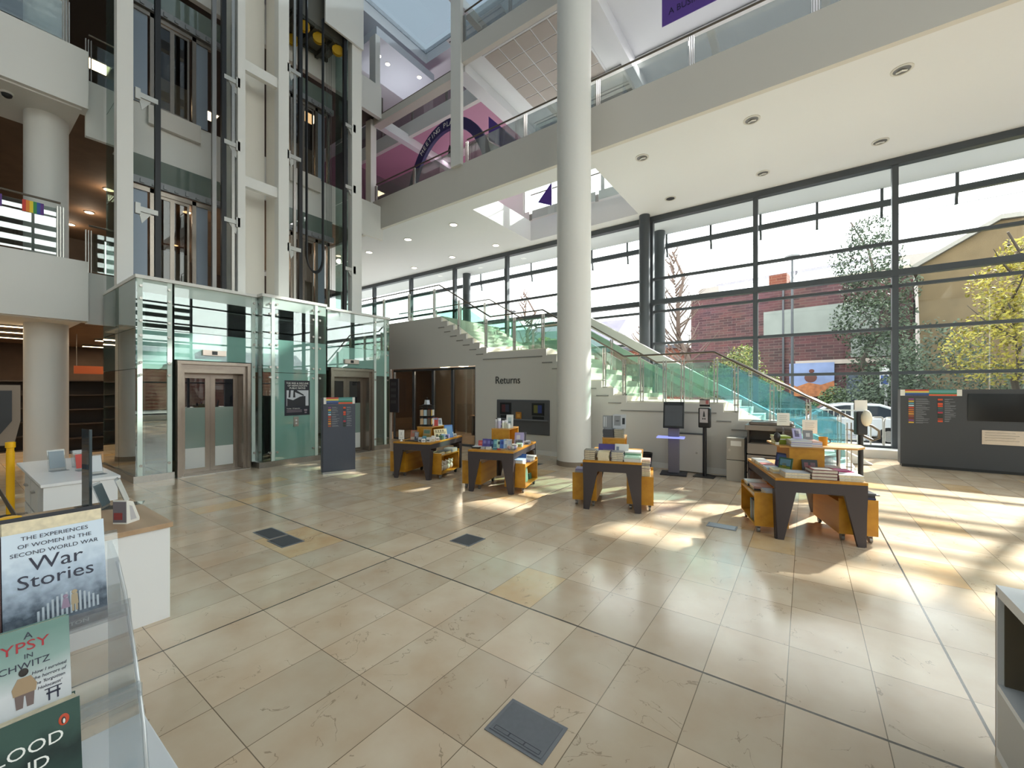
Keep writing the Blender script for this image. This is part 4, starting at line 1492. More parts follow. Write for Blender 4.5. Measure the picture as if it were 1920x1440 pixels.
# ---- white desk behind
loc = (-6.9, .85, 0)
t = thing('service_desk', loc, 'white laminate desk with drawers behind the wood-topped counter', 'desk')
bx(-1.2, .9, -.27, .3, .70, .73).build('desk_top', WHITELAM, t, bevel=.003)
bx(.84, .88, -.25, .28, 0, .7).build('end_panel', WHITELAM, t)
for k in range(2):
    for j in range(2):
        d = bx(.1 - k * .55, .6 - k * .55, -.26, .25, .06 + j * .32, .36 + j * .32).build('drawer', mat('desk_grey', '#c9c6c4', .5), t)
        bx(.3 - k * .55, .42 - k * .55, -.285, -.26, .26 + j * .32, .275 + j * .32).build('handle', STEEL, d)
for i, (x, y, f, l, hh) in enumerate(((-7.1, 1.0, None, 'empty clear stand at the left of the white desk top', .2), (-6.75, .98, '#c2473f', 'clear stand holding red leaflets on the white desk top', .2), (-6.3, 1.0, '#cdd0d4', 'clear stand with pale leaflets at the right of the white desk top', .22), (-6.95, .8, '#8d98a0', 'clear stand with grey leaflets in the middle of the white desk', .24))):
    acrylic_stand(x, y, .73, R(8), hh, .14, l, f, -15)

# ---- queue barriers
YEL, = (SKIN,)


def barrier(x, y, h, label):
    t = thing('queue_barrier', (x, y, 0), label, 'barrier post', 0, 'yellow queue barriers')
    MB().lathe([(.17, 0), (.17, .02), (.05, .045), (.04, .05)], n=24).build('base', BLACK, t, smooth=True)
    MB().lathe([(.038, .05), (.038, h - .12)], n=18).build('pole', YEL, t, smooth=True)
    MB().lathe([(.034, h - .12), (.034, h - .08), (.045, h - .075), (.045, h - .005), (.03, h)], n=18).build('belt_head', YEL, t, smooth=True)
    return t


barrier(-8.35, .55, .98, 'yellow queue barrier post behind the service counter')
t = barrier(-3.62, .235, .94, 'yellow and black barrier head just behind the book stand')
mb = MB()
for k in range(2):
    mb.box(.045 - .001, .05, -.05 + k * .055, -.01 + k * .055, .86, .93)
mb.build('belt_clip', BLACK, t)
tag(MB().box(-8.3, -3.66, .28, .284, .84, .89).build('barrier_belt', BLACK), 'black retractable belt stretched between the two yellow barriers', 'belt')

# ---- self issue machine at the far left
loc = (-9.6, .29, 0)
t = thing('self_issue_machine', loc, 'brown grey self-issue machine with bright screen at the left photo edge', 'kiosk', R(0))
TA = mat('taupe_laminate', '#7b6b5c', .5)
mb = MB().prism([(-.5, .85), (.36, .85), (.42, 1.2), (.42, 1.72), (-.5, 1.72)], 'x', -.3, .25)
mb.build('housing', TA, t)
mb = MB().prism([(-.4, .96), (.2, .96), (.34, 1.2), (.34, 1.64), (-.4, 1.64)], 'x', .25, .262)
mb.build('bezel', BLACK, t)
bx(.262, .27, -.38, .1, 1.0, 1.6).build('display', mat('screen_glow', '#e8eef2', .3, emit=.9), t)
bx(-.3, .2, -.45, .2, 0, .85).build('cabinet', mat('dark_cabinet', '#2c2624', .6), t)

# ---- library interior in the dark: shelves of books, strip lamps, orange end panel
def shelf_unit(x, y, w, label, seed, shelves=5, h=1.9):
    t = thing('library_shelf', (x, y, 0), label, 'bookshelf', 0, 'dark library shelves')
    b = MB().box(-.2, .2, -w / 2, -w / 2 + .03, 0, h).box(-.2, .2, w / 2 - .03, w / 2, 0, h).box(-.2, -.18, -w / 2, w / 2, 0, h)
    for k in range(shelves + 1):
        z = k * (h - .03) / shelves
        b.box(-.18, .2, -w / 2, w / 2, z, z + .03)
    b.build('carcass', mat('dark_shelf', '#2f2623', .6), t)
    return t


shelf_unit(-15.6, 2.6, 1.8, 'dark library shelf left of the lift enclosure', 1)
shelf_unit(-17.2, .9, 1.8, 'dark library shelf behind the ground floor column', 2)
t = thing('hanging_sign', (-15.0, 2.45, 3.06), 'orange hanging sign in the dark library left of the lifts', 'sign')
bx(0, .05, -.45, .45, -1.0, -.8).build('panel', mat('orange_sign', '#8a3f18', .6), t)
for yy in (-.4, .4):
    MB().cyl((.02, yy, -.8), (.02, yy, 0), .006, 5).build('wire', STEEL_D, t)
for i, (x, y, l, lb) in enumerate(((-13.8, .9, 1.1, 'front lamp left of the column'), (-15.2, .95, 1.2, 'second lamp left of the column'), (-16.8, 1.0, 1.2, 'third lamp left of the column'), (-14.2, 2.9, .9, 'front lamp right of the column'),
                                   (-15.8, 3.0, 1.0, 'second lamp right of the column'), (-18.2, 3.2, 1.2, 'rearmost lamp right of the column'))):
    t = thing('strip_light', (x, y, 3.05), 'warm strip light under the library ceiling, ' + lb, 'ceiling light', group='library strip lights')
    bx(-.06, .06, -l / 2, l / 2, -.05, 0).build('housing', STEEL_D, t)
    bx(-.05, .05, -l / 2 + .02, l / 2 - .02, -.06, -.05).build('tube', LAMP_W, t)
    ld = bpy.data.lights.new('strip_lamp', 'AREA')
    ld.shape = 'RECTANGLE'
    ld.size, ld.size_y, ld.energy, ld.color = .1, l, 16, (1, .78, .5)
    lo = bpy.data.objects.new('strip_lamp', ld)
    COL.objects.link(lo)
    lo.parent = t
    lo.location = (0, 0, -.07)
for i, (x, y, z, lb) in enumerate(((-16.3, 2.87, 7.42, 'first floor, nearest one left of the shaft'), (-18.9, 2.87, 7.42, 'first floor, second one left of the shaft'), (-20.8, 2.7, 7.42, 'first floor, rearmost one left of the shaft'), (-16.3, 4.7, 7.42, 'first floor, near one in the left shaft'),
                                   (-20.4, 5.5, 7.42, 'first floor, far one in the left shaft'), (-17.8, 8.6, 7.42, 'first floor, seen through the right shaft'))):
    t = thing('round_light', (x, y, z), 'warm round gallery ceiling light, ' + lb, 'ceiling light', group='gallery ceiling lights')
    MB().lathe([(.13, 0), (.13, -.02), (.11, -.025)], n=18).build('rim', STEEL_D, t)
    MB().lathe([(.105, -.02), (.105, -.028)], n=18).build('lens', LAMP_W, t)
    ld = bpy.data.lights.new('gallery_lamp', 'POINT')
    ld.energy, ld.color, ld.shadow_soft_size = 9, (1, .8, .58), .1
    lo = bpy.data.objects.new('gallery_lamp', ld)
    COL.objects.link(lo)
    lo.parent = t
    lo.location = (0, 0, -.25)
for i, (x, y, lb) in enumerate(((-17.5, 2.8, 'left of the shaft'), (-17.4, 5.6, 'seen beside the left landing doors'), (-14.6, 7.8, 'seen through the right shaft'))):
    t = thing('square_light', (x, y, 11.5), 'bright square panel light on the second floor ceiling ' + lb, 'ceiling light', group='second floor panel lights')
    bx(-.3, .3, -.3, .3, -.03, 0).build('frame', WHITE, t)
    bx(-.27, .27, -.27, .27, -.035, -.03).build('diffuser', LAMP_W, t)
# office lamps
for x, lb in ((-10.6, 'left'), (-9.7, 'middle'), (-8.3, 'right')):
    t = thing('office_light', (x, 10.6, 2.5), 'oval glowing office ceiling light behind the glass, ' + lb + ' one', 'ceiling light', group='office ceiling lights')
    MB().lathe([(.05, 0), (.22, -.01), (.22, -.03), (.05, -.045)], n=20).build('diffuser', LAMP_W, t)
    ld = bpy.data.lights.new('office_lamp', 'POINT')
    ld.energy, ld.color, ld.shadow_soft_size = 42, (1, .92, .8), .15
    lo = bpy.data.objects.new('office_lamp', ld)
    COL.objects.link(lo)
    lo.parent = t
    lo.location = (0, 0, -.2)
t = thing('office_desk', (-9.0, 11.6, 0), 'desk in the dim office behind the glazed front', 'desk')
bx(-.9, .9, -.35, .35, .7, .73).build('desk_top', BEECH, t)
for a in (-.85, .8):
    bx(a, a + .05, -.33, .33, 0, .7).build('leg', DARKGREY, t)
t = thing('office_chair', (-8.3, 10.9, 0), 'dark office chair in front of the desk in the dim office', 'chair')
MB().lathe([(.28, 0), (.28, .04), (.04, .08), (.03, .45)], n=5).build('base', BLACK, t)
bx(-.23, .23, -.23, .23, .45, .53).build('seat', DARKGREY, t, bevel=.03)
bx(-.22, .22, -.26, -.2, .55, 1.05).build('backrest', DARKGREY, t, bevel=.03)
t = thing('office_storage', (-10.6, 12.2, 0), 'low grey storage cupboard against the back wall of the office', 'cupboard')
bx(-.6, .6, -.25, .25, 0, 1.1).build('body', mat('cupboard_grey', '#6b6660', .6), t)
bx(-.02, .02, -.27, -.25, .5, .65).build('handle', STEEL, t)

# ---- white shelf unit at the right edge
loc = (.70, 2.78, 0)
t = thing('shelf_unit', loc, 'white open shelf unit at the right photo edge with acrylic stand on top', 'shelf')
sh = MB()
sh.box(0, .42, -1.9, 0, .725, .77)
sh.box(0, .42, -.02, 0, .0, .74)
sh.box(0, .42, -1.9, -1.88, 0, .74)
sh.box(.4, .42, -1.88, -.02, 0, .74)
sh.box(0, .4, -1.88, -.02, .31, .335)
sh.box(0, .4, -1.88, -.02, .0, .05)
sh.box(0, .4, -.96, -.94, .05, .74)
sh.build('carcass', WHITELAM, t)
bx(.0, .012, -1.88, -.02, .05, .31).build('lower_door', mat('shelf_front_grey', '#b9b7b4', .4), t)
bx(-.001, .42, -.004, .002, 0, .74).build('edge_band', mat('beige_edge', '#b7a99c', .6), t)
bx(.38, .4, -1.87, -.02, .335, .72).build('inner_shade_panel', mat('inner_shade_taupe', '#6a5f4e', .6), t)  # taupe linings put the shade inside the white cubby into colour
bx(.02, .38, -.03, -.021, .335, .72).build('inner_shade_panel', mat('inner_shade_taupe', '#6a5f4e', .6), t)
bx(.02, .38, -1.87, -.03, .715, .724).build('inner_shade_panel', mat('inner_shade_taupe', '#6a5f4e', .6), t)
t = thing('acrylic_display', (.86, 2.72, .77), 'clear acrylic display block on the white shelf unit', 'display stand')
bx(-.08, .25, -.5, 0, 0, .008).build('foot', ACRYL, t)
mb = MB()
mb.prism([(-.02, 0), (-.3, .0), (-.3, .34), (-.2, .34), (-.02, .16)], 'x', -.08, -.074)
mb.build('side_plate', ACRYL, t)
mb = MB().tube([(-.077, -.02, 0), (-.077, -.02, .16), (-.077, -.2, .34)], .003, 6)
mb.build('polished_edge', mat('acrylic_edge', '#3a4850', .3), t)
bx(.0, .2, -.32, -.314, 0, .3).build('back_plate', ACRYL, t)

t = thing('security_camera', (-12.5, .78, 7.37), 'small black dome camera under the upper left gallery edge', 'camera')
MB().lathe([(.09, 0), (.09, -.03), (.075, -.035)], n=16).build('base', WHITE, t, smooth=True)
MB().lathe([(.075, -.035), (.065, -.075), (.035, -.1), (.0, -.108)], n=16).build('dome', BLACK, t, smooth=True)

# ================================================================== BOOKS AND GIFTS
NAMES = {'cream': '#d8c69a', 'white': '#dcdad6', 'grey': '#8f8e90', 'pale grey': '#b9b9bd', 'dark grey': '#4b4a50', 'black': '#222126', 'navy': '#27305e', 'blue': '#3b63a8',
         'pale blue': '#9fb6d2', 'purple': '#4b3f86', 'lilac': '#a59cc4', 'pink': '#d3a49a', 'magenta': '#b0176a', 'red': '#b5403a', 'dark red': '#6a2530', 'green': '#7fae92', 'dark green': '#2f5a44',
         'pale green': '#b8d2bd', 'teal': '#4d8290', 'brown': '#5e4a3c', 'tan': '#a98a63', 'orange': '#c77a26', 'lime': '#8d9a2c', 'terracotta': '#a8644c', 'yellow': '#d3b23c'}
ORD = ['top', 'second', 'third', 'fourth', 'fifth', 'sixth', 'seventh', 'eighth', 'ninth', 'tenth']
rnd = random.Random(11)


def lying_book(loc, rz, w, d, th, cname, label, group, hard=True, spine='f', top=None, pages=None):
    bt = .0035 if hard else .0012
    ins = .004 if hard else .0
    c = MB().box(-w / 2, w / 2, -d / 2, d / 2, 0, bt)
    c.box(-w / 2, w / 2, -d / 2, d / 2, th - bt, th)
    if spine == 'l':
        c.box(-w / 2, -w / 2 + bt, -d / 2, d / 2, bt, th - bt)
    elif spine == 'r':
        c.box(w / 2 - bt, w / 2, -d / 2, d / 2, bt, th - bt)
    elif spine == 'f':
        c.box(-w / 2, w / 2, -d / 2, -d / 2 + bt, bt, th - bt)
    else:
        c.box(-w / 2, w / 2, d / 2 - bt, d / 2, bt, th - bt)
    o = c.build('book', colmat(NAMES[cname], .4))
    o.location = loc
    o.rotation_euler = (0, 0, rz)
    tag(o, label, 'book', group)
    MB().box(-w / 2 + ins + bt * (spine == 'l'), w / 2 - ins - bt * (spine == 'r'), -d / 2 + ins + bt * (spine == 'f'), d / 2 - ins, bt, th - bt).build('pages', pages or PAGES, o)
    if top:
        MB().box(-w * .36, w * .36, -d * .3, d * .36, th, th + .0005).build('cover_print', colmat(top), o)
    return o


def pile(k, u, v, z, w, d, spec, where, group, rz=0., spine='f', hard=True, top=None, pages=None, base=None):
    """spec: bottom-to-top list of (colour name, thickness)"""
    zz = z
    n = len(spec)
    for pre in ('at the ', 'in the '):
        if where.startswith(pre) and n > 1:
            where = where[len(pre):]
    for i, (cn, th) in enumerate(spec):
        j = n - 1 - i
        p = (base(u, v) if base else on_table(k, u, v, 0))
        oname = ORD[j] if n > 1 else 'single'
        lab = ('%s book, %s from top, %s' % (cn, oname, where)) if (n > 1 and j) else '%s book, topmost, %s' % (cn, where)
        lying_book((p[0] + rnd.uniform(-.004, .004), p[1] + rnd.uniform(-.004, .004), zz), ROT + rz + rnd.uniform(-.03, .03), w, d, th, cn, lab, group, hard, spine, top if j == 0 else None, pages)
        zz += th + .0004
    return zz


def standing_book(loc, rz, w, h, th, lean, cname, label, group, art=(), hard=True, cat='book'):
    """front cover faces -y before rotation, leaning back by lean degrees"""
    o = MB().box(-w / 2, w / 2, 0, .003, 0, h).box(-w / 2, w / 2, th - .003, th, 0, h).box(-w / 2, -w / 2 + .003, .003, th - .003, 0, h).build('book' if cat == 'book' else cat.replace(' ', '_'), colmat(NAMES[cname], .4))
    o.location = loc
    o.rotation_euler = (R(-lean), 0, rz)
    tag(o, label, cat, group)
    MB().box(-w / 2 + .003, w / 2 - .003, .003, th - .003, .003, h - .003).build('pages', PAGES, o)
    if art:
        for (a, b, c, d_, hx) in art:
            MB().box(-w / 2 + a * w, -w / 2 + b * w, -.0008, 0, c * h, d_ * h).build('cover_print', colmat(hx), o)
    return o


def tb(k, u, v, z=H):
    return tuple(on_table(k, u, v, z))


# ---------------- column table (C)
G = 'books on the column table'
pile('C', .09, .13, H, .15, .20, [('brown', .026)] * 5, 'at the front left corner of the column table', G, spine='l')
pile('C', .28, .12, H, .15, .20, [('cream', .019)] * 6, 'second along the front of the column table', G, hard=False, spine='b')
pile('C', .46, .13, H, .16, .20, [('grey', .024)] * 5, 'third along the front of the column table', G, spine='l')
pile('C', .66, .14, H, .22, .22, [('white', .02), ('white', .02), ('pale green', .016)], 'at the front right corner of the column table', G, hard=False, top='#8fb79c')
pile('C', .66, .40, H, .22, .22, [('pale green', .02), ('dark green', .015), ('green', .02), ('green', .022), ('white', .02)], 'behind the front right corner pile, column table', G, hard=False)
pile('C', .10, .42, H, .2, .24, [('pale grey', .03), ('grey', .03), ('pale grey', .03)], 'along the left side of the column table', G, spine='l')
standing_book(tb('C', .30, .36), ROT, .26, .19, .015, 16, 'purple', 'purple landscape book propped against the riser of the column table', G, [(.25, .8, .2, .6, '#6d6480'), (.4, .75, .25, .45, '#3c3850')])
standing_book(tb('C', .50, .34), ROT, .19, .2, .015, 16, 'white', 'white picture book with dark drawing propped beside the purple book', G, [(.1, .3, .25, .8, '#7d8494'), (.25, .9, .2, .45, '#3f465c')])
p0 = lambda u, v: on_table('C', u, v, 0)
pile('C', .30, .56, .95, .15, .19, [('dark grey', .017)] * 7, 'on the left of the column riser', G, spine='f', top='#9a9a9c')
pile('C', .45, .56, .95, .14, .19, [('dark grey', .017)] * 7, 'on the right of the column riser', G, spine='l', top='#b8b8b8')
standing_book(tb('C', .28, .62, 1.075), ROT, .15, .19, .02, 8, 'grey', 'grey book standing upright on the left riser pile of the column table', G, [(.1, .2, .1, .9, '#cfcfcf'), (.3, .36, .1, .9, '#d6d6d6')])
standing_book(tb('C', .45, .60, 1.075), ROT, .19, .21, .02, 8, 'pale grey', 'pale grey book with white and black cover standing on the right riser pile', G, [(.1, .6, .2, .9, '#8a8a8c'), (.72, .92, .3, .75, '#26262a'), (.2, .5, .5, .56, '#3a3a3e')])
TC = lambda s: TROL[s]


def on_trolley(key, u, v):
    c = TROL[key]
    return c + Matrix.Rotation(ROT, 3, 'Z') @ Vector((u, v, 0))


pile('C', .06, -.24, .43, .15, .2, [('cream', .022)] * 5 + [('pink', .03), ('navy', .045), ('navy', .02), ('navy', .03), ('pink', .025)], 'on the right trolley of the column table', G, spine='b', base=lambda u, v: on_trolley('Cr', u, v))
pile('C', .04, .05, .43, .16, .2, [('white', .03), ('pale grey', .03)], 'further back on the right trolley of the column table', G, base=lambda u, v: on_trolley('Cr', u, v))
pile('C', -.06, -.22, .43, .16, .2, [('grey', .025), ('pale grey', .03), ('lilac', .03)], 'on the left trolley of the column table', G, base=lambda u, v: on_trolley('Cl', u, v))

# ---------------- printer table (D)
G = 'books on the printer table'
DR = 'at the front left of the printer table'
pile('D', .22, .14, H, .24, .2, [('white', .03), ('pale grey', .028)], DR, G, spine='b', hard=True, top='#c9ced6')
pile('D', .14, .36, H, .2, .2, [('white', .02), ('cream', .022)], 'behind the front left pile of the printer table', G, hard=False, top='#b7b39a')
pile('D', .47, .14, H, .24, .22, [('dark red', .034)] * 3, 'at the front centre of the printer table', G, spine='r', top='#c9c4be', pages=mat('book_pages_grey', '#cfc4b6', .85, noise=.1, scale=90))
pile('D', .71, .13, H, .22, .2, [('white', .03), ('white', .032)], 'at the front right corner of the printer table', G, spine='b', top='#e4e2e6')
pile('D', .70, .36, H, .24, .2, [('magenta', .022), ('magenta', .022), ('magenta', .02)], 'behind the front right pile of the printer table', G, spine='f', top='#d78ab4')
pile('D', .72, .62, H, .15, .18, [('white', .02), ('lilac', .02), ('pale grey', .02)], 'right side of the printer table behind the magenta pile', G)
standing_book(tb('D', .44, .35), ROT, .155, .165, .012, 14, 'black', 'black square book with red and white cover picture leaning on the printer riser', G,
              [(.15, .4, .45, .8, '#7c4a4e'), (.55, .85, .5, .8, '#6b4a50'), (.3, .75, .25, .45, '#a8888a'), (.42, .6, .4, .6, '#8e2f38'), (.15, .35, .1, .35, '#3f5a4a'), (.3, .7, .2, .25, '#d8d2cc')])
standing_book(tb('D', .20, .56), ROT - R(60), .2, .2, .012, 10, 'navy', 'blue picture book leaning on the left side of the printer riser', G, [(.1, .9, .55, .9, '#4d63a0'), (.2, .6, .15, .5, '#6a4f8a')])
standing_book(tb('D', .19, .40), ROT - R(50), .16, .17, .012, 12, 'dark green', 'green picture book with yellow landscape leaning beside the blue one', G, [(.1, .9, .1, .4, '#7a8a3a'), (.1, .9, .45, .9, '#6d92a8'), (.3, .6, .3, .6, '#b09a3a')])
LD = [('white', 'pale blue'), ('dark grey', 'red'), ('pale blue', 'white'), ('tan', 'grey')]
for i, (a, b) in enumerate(LD):
    nmx = ['nearest', 'second', 'third', 'rearmost'][i]
    pile('D', .09, .50 + .2 * i, H, .15, .18, [(a, .018), (b, .02)], 'along the left edge of the printer table, %s pair' % nmx, G, hard=False, top=('#c9ccd2', '#c05a50', '#e2e4ea', '#b9b4ac')[i])
ZR = .985
pile('D', .36, .50, ZR, .21, .26, [('pale grey', .009), ('white', .009), ('lilac', .009), ('white', .009), ('pale grey', .009), ('lilac', .009), ('white', .009), ('pale grey', .008)], 'of the magazines on the printer riser', G, hard=False, spine='f')
pile('D', .52, .52, ZR, .1, .26, [('white', .011), ('pink', .01), ('white', .011), ('lilac', .011), ('white', .01), ('pink', .01)], 'of the booklets right of the magazines on the printer riser', G, hard=False)
pile('D', .22, .66, ZR, .17, .2, [('lime', .03), ('lime', .028), ('white', .01), ('lime', .03)], 'of lime covers at the back left of the printer riser', G, hard=True)
standing_book(tb('D', .39, .60, ZR + .07), ROT + R(12), .1, .13, .012, 16, 'lilac', 'mauve patterned book standing on the magazine pile', G, [(.2, .7, .2, .8, '#5d5470'), (.4, .9, .5, .9, '#d5d2dc')])
standing_book(tb('D', .50, .62, ZR + .063), ROT - R(6), .1, .115, .012, 12, 'grey', 'pale grey book with pale drawing standing on the booklet pile', G, [(.3, .7, .3, .7, '#cfcdcc')])
for (u, v, w, h, z0, l) in ((.30, .84, .14, .16, .21, 'white square sign on a clear stem at the left back of the printer riser'), (.58, .82, .16, .17, .12, 'white sign in clear holder at the right back of the printer riser')):
    p = tb('D', u, v, ZR)
    t = thing('sign_holder', p, l, 'sign', ROT, 'white signs on the printer riser')
    bx(-w / 2, w / 2, -.002, .002, z0, z0 + h).build('sign_card', PAPER, t)
    bx(-.01, .01, -.003, .003, 0, z0).build('stem', ACRYL, t)
    bx(-.06, .06, -.04, .04, 0, .005).build('foot', ACRYL, t)
    mb = MB()
    for i in range(4):
        mb.box(-w * .32, w * (.3 - .06 * (i % 2)), -.003, -.002, z0 + h * (.75 - .15 * i), z0 + h * (.79 - .15 * i))
    mb.build('printed_lines', mat('print_pale_grey', '#bdbab6', .7), t)
p = tb('D', .66, .64, ZR)
t = thing('orange_mug', p, 'orange boxed mug on the wide shelf of the printer riser', 'mug', ROT)
MB().lathe([(.04, 0), (.045, .1), (.04, .1), (.036, .01)], n=18).build('body', colmat('#c98a24'), t, smooth=True)
MB().tube([(.043, 0, .08), (.07, 0, .07), (.07, 0, .035), (.043, 0, .025)], .006, 6).build('handle', BLACK, t, smooth=True)
p = tb('D', .15, .52, ZR)
t = thing('black_ornament', p, 'small black balloon shaped ornament at the left front of the printer riser', 'ornament')
MB().lathe([(.012, 0), (.02, .012), (.01, .03), (.03, .06), (.037, .1), (.03, .13), (.01, .15)], n=16).build('body', mat('dark_brown_glaze', '#2c2422', .35), t, smooth=True)
MB().lathe([(.02, 0), (.022, .03), (.0, .035)], n=14).build('base', PAPER, t)
t = thing('acrylic_rack', tb('D', .74, .86), 'clear acrylic card rack at the right back of the printer table', 'display rack', ROT)
for i in range(5):
    bx(-.1, .1, -.14 + i * .07, -.136 + i * .07, 0, .17 - .01 * i).build('divider', ACRYL, t)
bx(-.1, .1, -.15, .15, 0, .004).build('foot', ACRYL, t)
pile('D', .04, -.25, .43, .2, .22, [('grey', .03), ('pale grey', .025)], 'at the front of the left trolley of the printer table', G, top='#c5cad4', base=lambda u, v: on_trolley('Dl', u, v))
pile('D', -.02, .02, .43, .2, .22, [('dark grey', .025), ('pink', .025)], 'in the middle of the left trolley of the printer table', G, base=lambda u, v: on_trolley('Dl', u, v))
pile('D', -.03, .26, .43, .22, .2, [('dark grey', .03), ('white', .025)], 'at the rear of the left trolley of the printer table', G, base=lambda u, v: on_trolley('Dl', u, v))
pile('D', .06, -.26, .43, .2, .2, [('black', .03), ('navy', .03), ('black', .028), ('dark grey', .02)], 'at the front of the right trolley of the printer table', G, base=lambda u, v: on_trolley('Dr', u, v))
pile('D', -.05, .0, .43, .2, .2, [('tan', .025), ('brown', .025), ('tan', .02), ('white', .02)], 'in the middle of the right trolley of the printer table', G, base=lambda u, v: on_trolley('Dr', u, v))
for i in range(4):
    p = on_trolley('Dl', -.055, -.27 + i * .05)
    standing_book((p[0], p[1], .105), ROT, .2, .24, .03, 3, ('dark green', 'black', 'dark grey', 'teal')[i], '%s book standing inside the left trolley of the printer table' % ('dark green', 'black', 'dark grey', 'teal')[i], G)

# ---------------- returns table (B)
G = 'gifts and books on the returns table'
row = [('red', .10, .12), ('purple', .17, .15), ('purple', .25, .15), ('navy', .31, .14), ('teal', .37, .15), ('pale green', .43, .14), ('blue', .49, .15), ('pale blue', .55, .16), ('white', .61, .16)]
ordn = ['first', 'second', 'third', 'fourth', 'fifth', 'sixth', 'seventh', 'eighth', 'ninth']
for i, (c, u, h) in enumerate(row):
    standing_book(tb('B', u, .30 + .01 * (i % 2)), ROT + R(14), .085, h, .01, 20, c, '%s notebook, %s from the left in the leaning row on the returns table' % (c, ordn[i]), G,
                  [(.2, .8, .45, .8, ('#c46a5a', '#7d74ae', '#6d6aa8', '#5a68a0', '#7fb0b4', '#3d4a4a', '#2f3f86', '#dfe6f0', '#c9cfe0')[i])], cat='notebook')
for i, (u, c, h) in enumerate(((.22, 'pale grey', .035), (.31, 'white', .04), (.42, 'teal', .03), (.50, 'red', .02), (.56, 'tan', .02))):
    w_ = .07
    o = bx(-w_ / 2, w_ / 2, -.035, .035, 0, h).build('gift_box', colmat(NAMES[c]))
    o.location = tb('B', u, .14)
    o.rotation_euler = (0, 0, ROT + R(5 * i - 8))
    tag(o, 'small %s gift box at the front of the returns table' % c, 'gift box', 'gift boxes on the returns table')
    bx(-w_ * .35, w_ * .35, -.02, .02, h, h + .001).build('label', colmat('#9aa0ac'), o)
t = thing('display_tray', tb('B', .08, .2), 'low black tray at the front left of the returns table', 'tray', ROT)
bx(-.07, .07, -.07, .07, 0, .025).build('body', BLACK, t)
bx(-.06, .06, -.06, .06, .025, .034).build('cards', colmat('#c9c9cc'), t)
t = thing('wire_basket', tb('B', .68, .22), 'clear wire basket of small gifts at the right front of the returns table', 'basket', ROT)
mb = MB()
for i in range(9):
    mb.box(-.08 + i * .02 - .001, -.08 + i * .02 + .001, -.07, -.068, 0, .15)
    mb.box(-.08 + i * .02 - .001, -.08 + i * .02 + .001, .068, .07, 0, .15)
mb.box(-.08, .08, -.07, -.066, .147, .151).box(-.08, .08, .066, .07, .147, .151).box(-.082, -.078, -.07, .07, .147, .151).box(.078, .082, -.07, .07, .147, .151).box(-.08, .08, -.07, .07, 0, .004)
mb.build('cage', STEEL, t)
for i, (c, a) in enumerate((('pink', -.04), ('white', .02), ('lilac', .05))):
    o = MB().ball((0, 0, .03), .03, .03, .03, 10, 7).build('soft_toy', colmat(NAMES[c], .9), smooth=True)
    o.location = on_table('B', .68 + a, .22 + .02 * (i - 1), H + .004)
    tag(o, 'small %s soft toy inside the wire basket on the returns table' % c, 'toy', 'toys in the wire basket')
ZB = .99
for i, (u, v, r, h, c, l) in enumerate(((.29, .56, .026, .15, '#cfc9cc', 'leftmost'), (.345, .54, .03, .17, '#b8b0c8', 'second from the left'), (.41, .56, .026, .13, '#d6d6c4', 'third from the left'), (.46, .58, .026, .14, '#d9d9c9', 'fourth from the left'), (.51, .56, .028, .09, '#dcdcd2', 'rightmost'))):
    t = thing('candle_jar', tb('B', u, v, ZB), 'pale candle jar on the returns riser, ' + l, 'candle jar', 0, 'candle jars on the riser')
    MB().lathe([(r, 0), (r, h * .72), (r * .95, h * .74)], n=16).build('jar', colmat(c, .3), t, smooth=True)
    MB().lathe([(r * 1.02, h * .74), (r * 1.02, h * .97), (r * .9, h)], n=16).build('lid', colmat('#e2dfe4', .3), t, smooth=True)
standing_book(tb('B', .50, .64, ZB), ROT + R(10), .12, .23, .015, 10, 'white', 'tall white boxed print standing on the returns riser', G, [(.25, .75, .2, .8, '#b7c2c0'), (.3, .7, .3, .5, '#98a8ac')], cat='boxed print')
standing_book(tb('B', .37, .66, ZB), ROT, .13, .12, .012, 10, 'purple', 'purple boxed gift behind the candle jars on the returns riser', G, [(.1, .9, .4, .6, '#c9b8cc')], cat='gift box')
standing_book(tb('B', .66, .66), ROT + R(8), .16, .24, .012, 20, 'lilac', 'large pale mauve book leaning on the right of the returns riser', G, [(.1, .9, .1, .45, '#5a5a60'), (.2, .6, .5, .8, '#c9c4c8')])
standing_book(tb('B', .62, .9), ROT + R(4), .18, .22, .012, 16, 'dark grey', 'dark grey picture book standing at the back of the returns table', G, [(.15, .85, .2, .8, '#8c8c90')])
for i, (u, v, c) in enumerate(((.64, .50, 'white'), (.70, .58, 'pale green'), (.66, .78, 'white'), (.72, .9, 'grey'), (.70, 1.05, 'pale grey'))):
    w_ = .1
    o = bx(-w_ / 2, w_ / 2, -.05, .05, 0, .05 + .01 * (i % 2)).build('gift_box', colmat(NAMES[c]))
    o.location = tb('B', u, v)
    o.rotation_euler = (0, 0, ROT + R(9 * i))
    tag(o, 'small %s gift box along the right edge of the returns table, %s from front' % (c, ordn[i]), 'gift box', 'gift boxes on the returns table')
    bx(-.03, .03, -.051, -.05, .012, .035).build('label', colmat(('#2f6a48', '#9a8a4a', '#4d5a7a', '#2c2c30', '#77777c')[i]), o)
q = lambda u, v: on_trolley('Br', u, v)
standing_book((q(.0, -.08)[0], q(.0, -.08)[1], .43), ROT, .2, .15, .03, 12, 'blue', 'blue boxed book standing on the right trolley of the returns table', G, cat='book')
pile('B', .04, -.26, .43, .17, .2, [('pale grey', .045), ('white', .04), ('pale blue', .01)], 'at the front of the right trolley of the returns table', G, base=q)
pile('B', .05, .14, .43, .18, .2, [('lilac', .02), ('white', .02)], 'in the middle of the right trolley of the returns table', G, base=q)
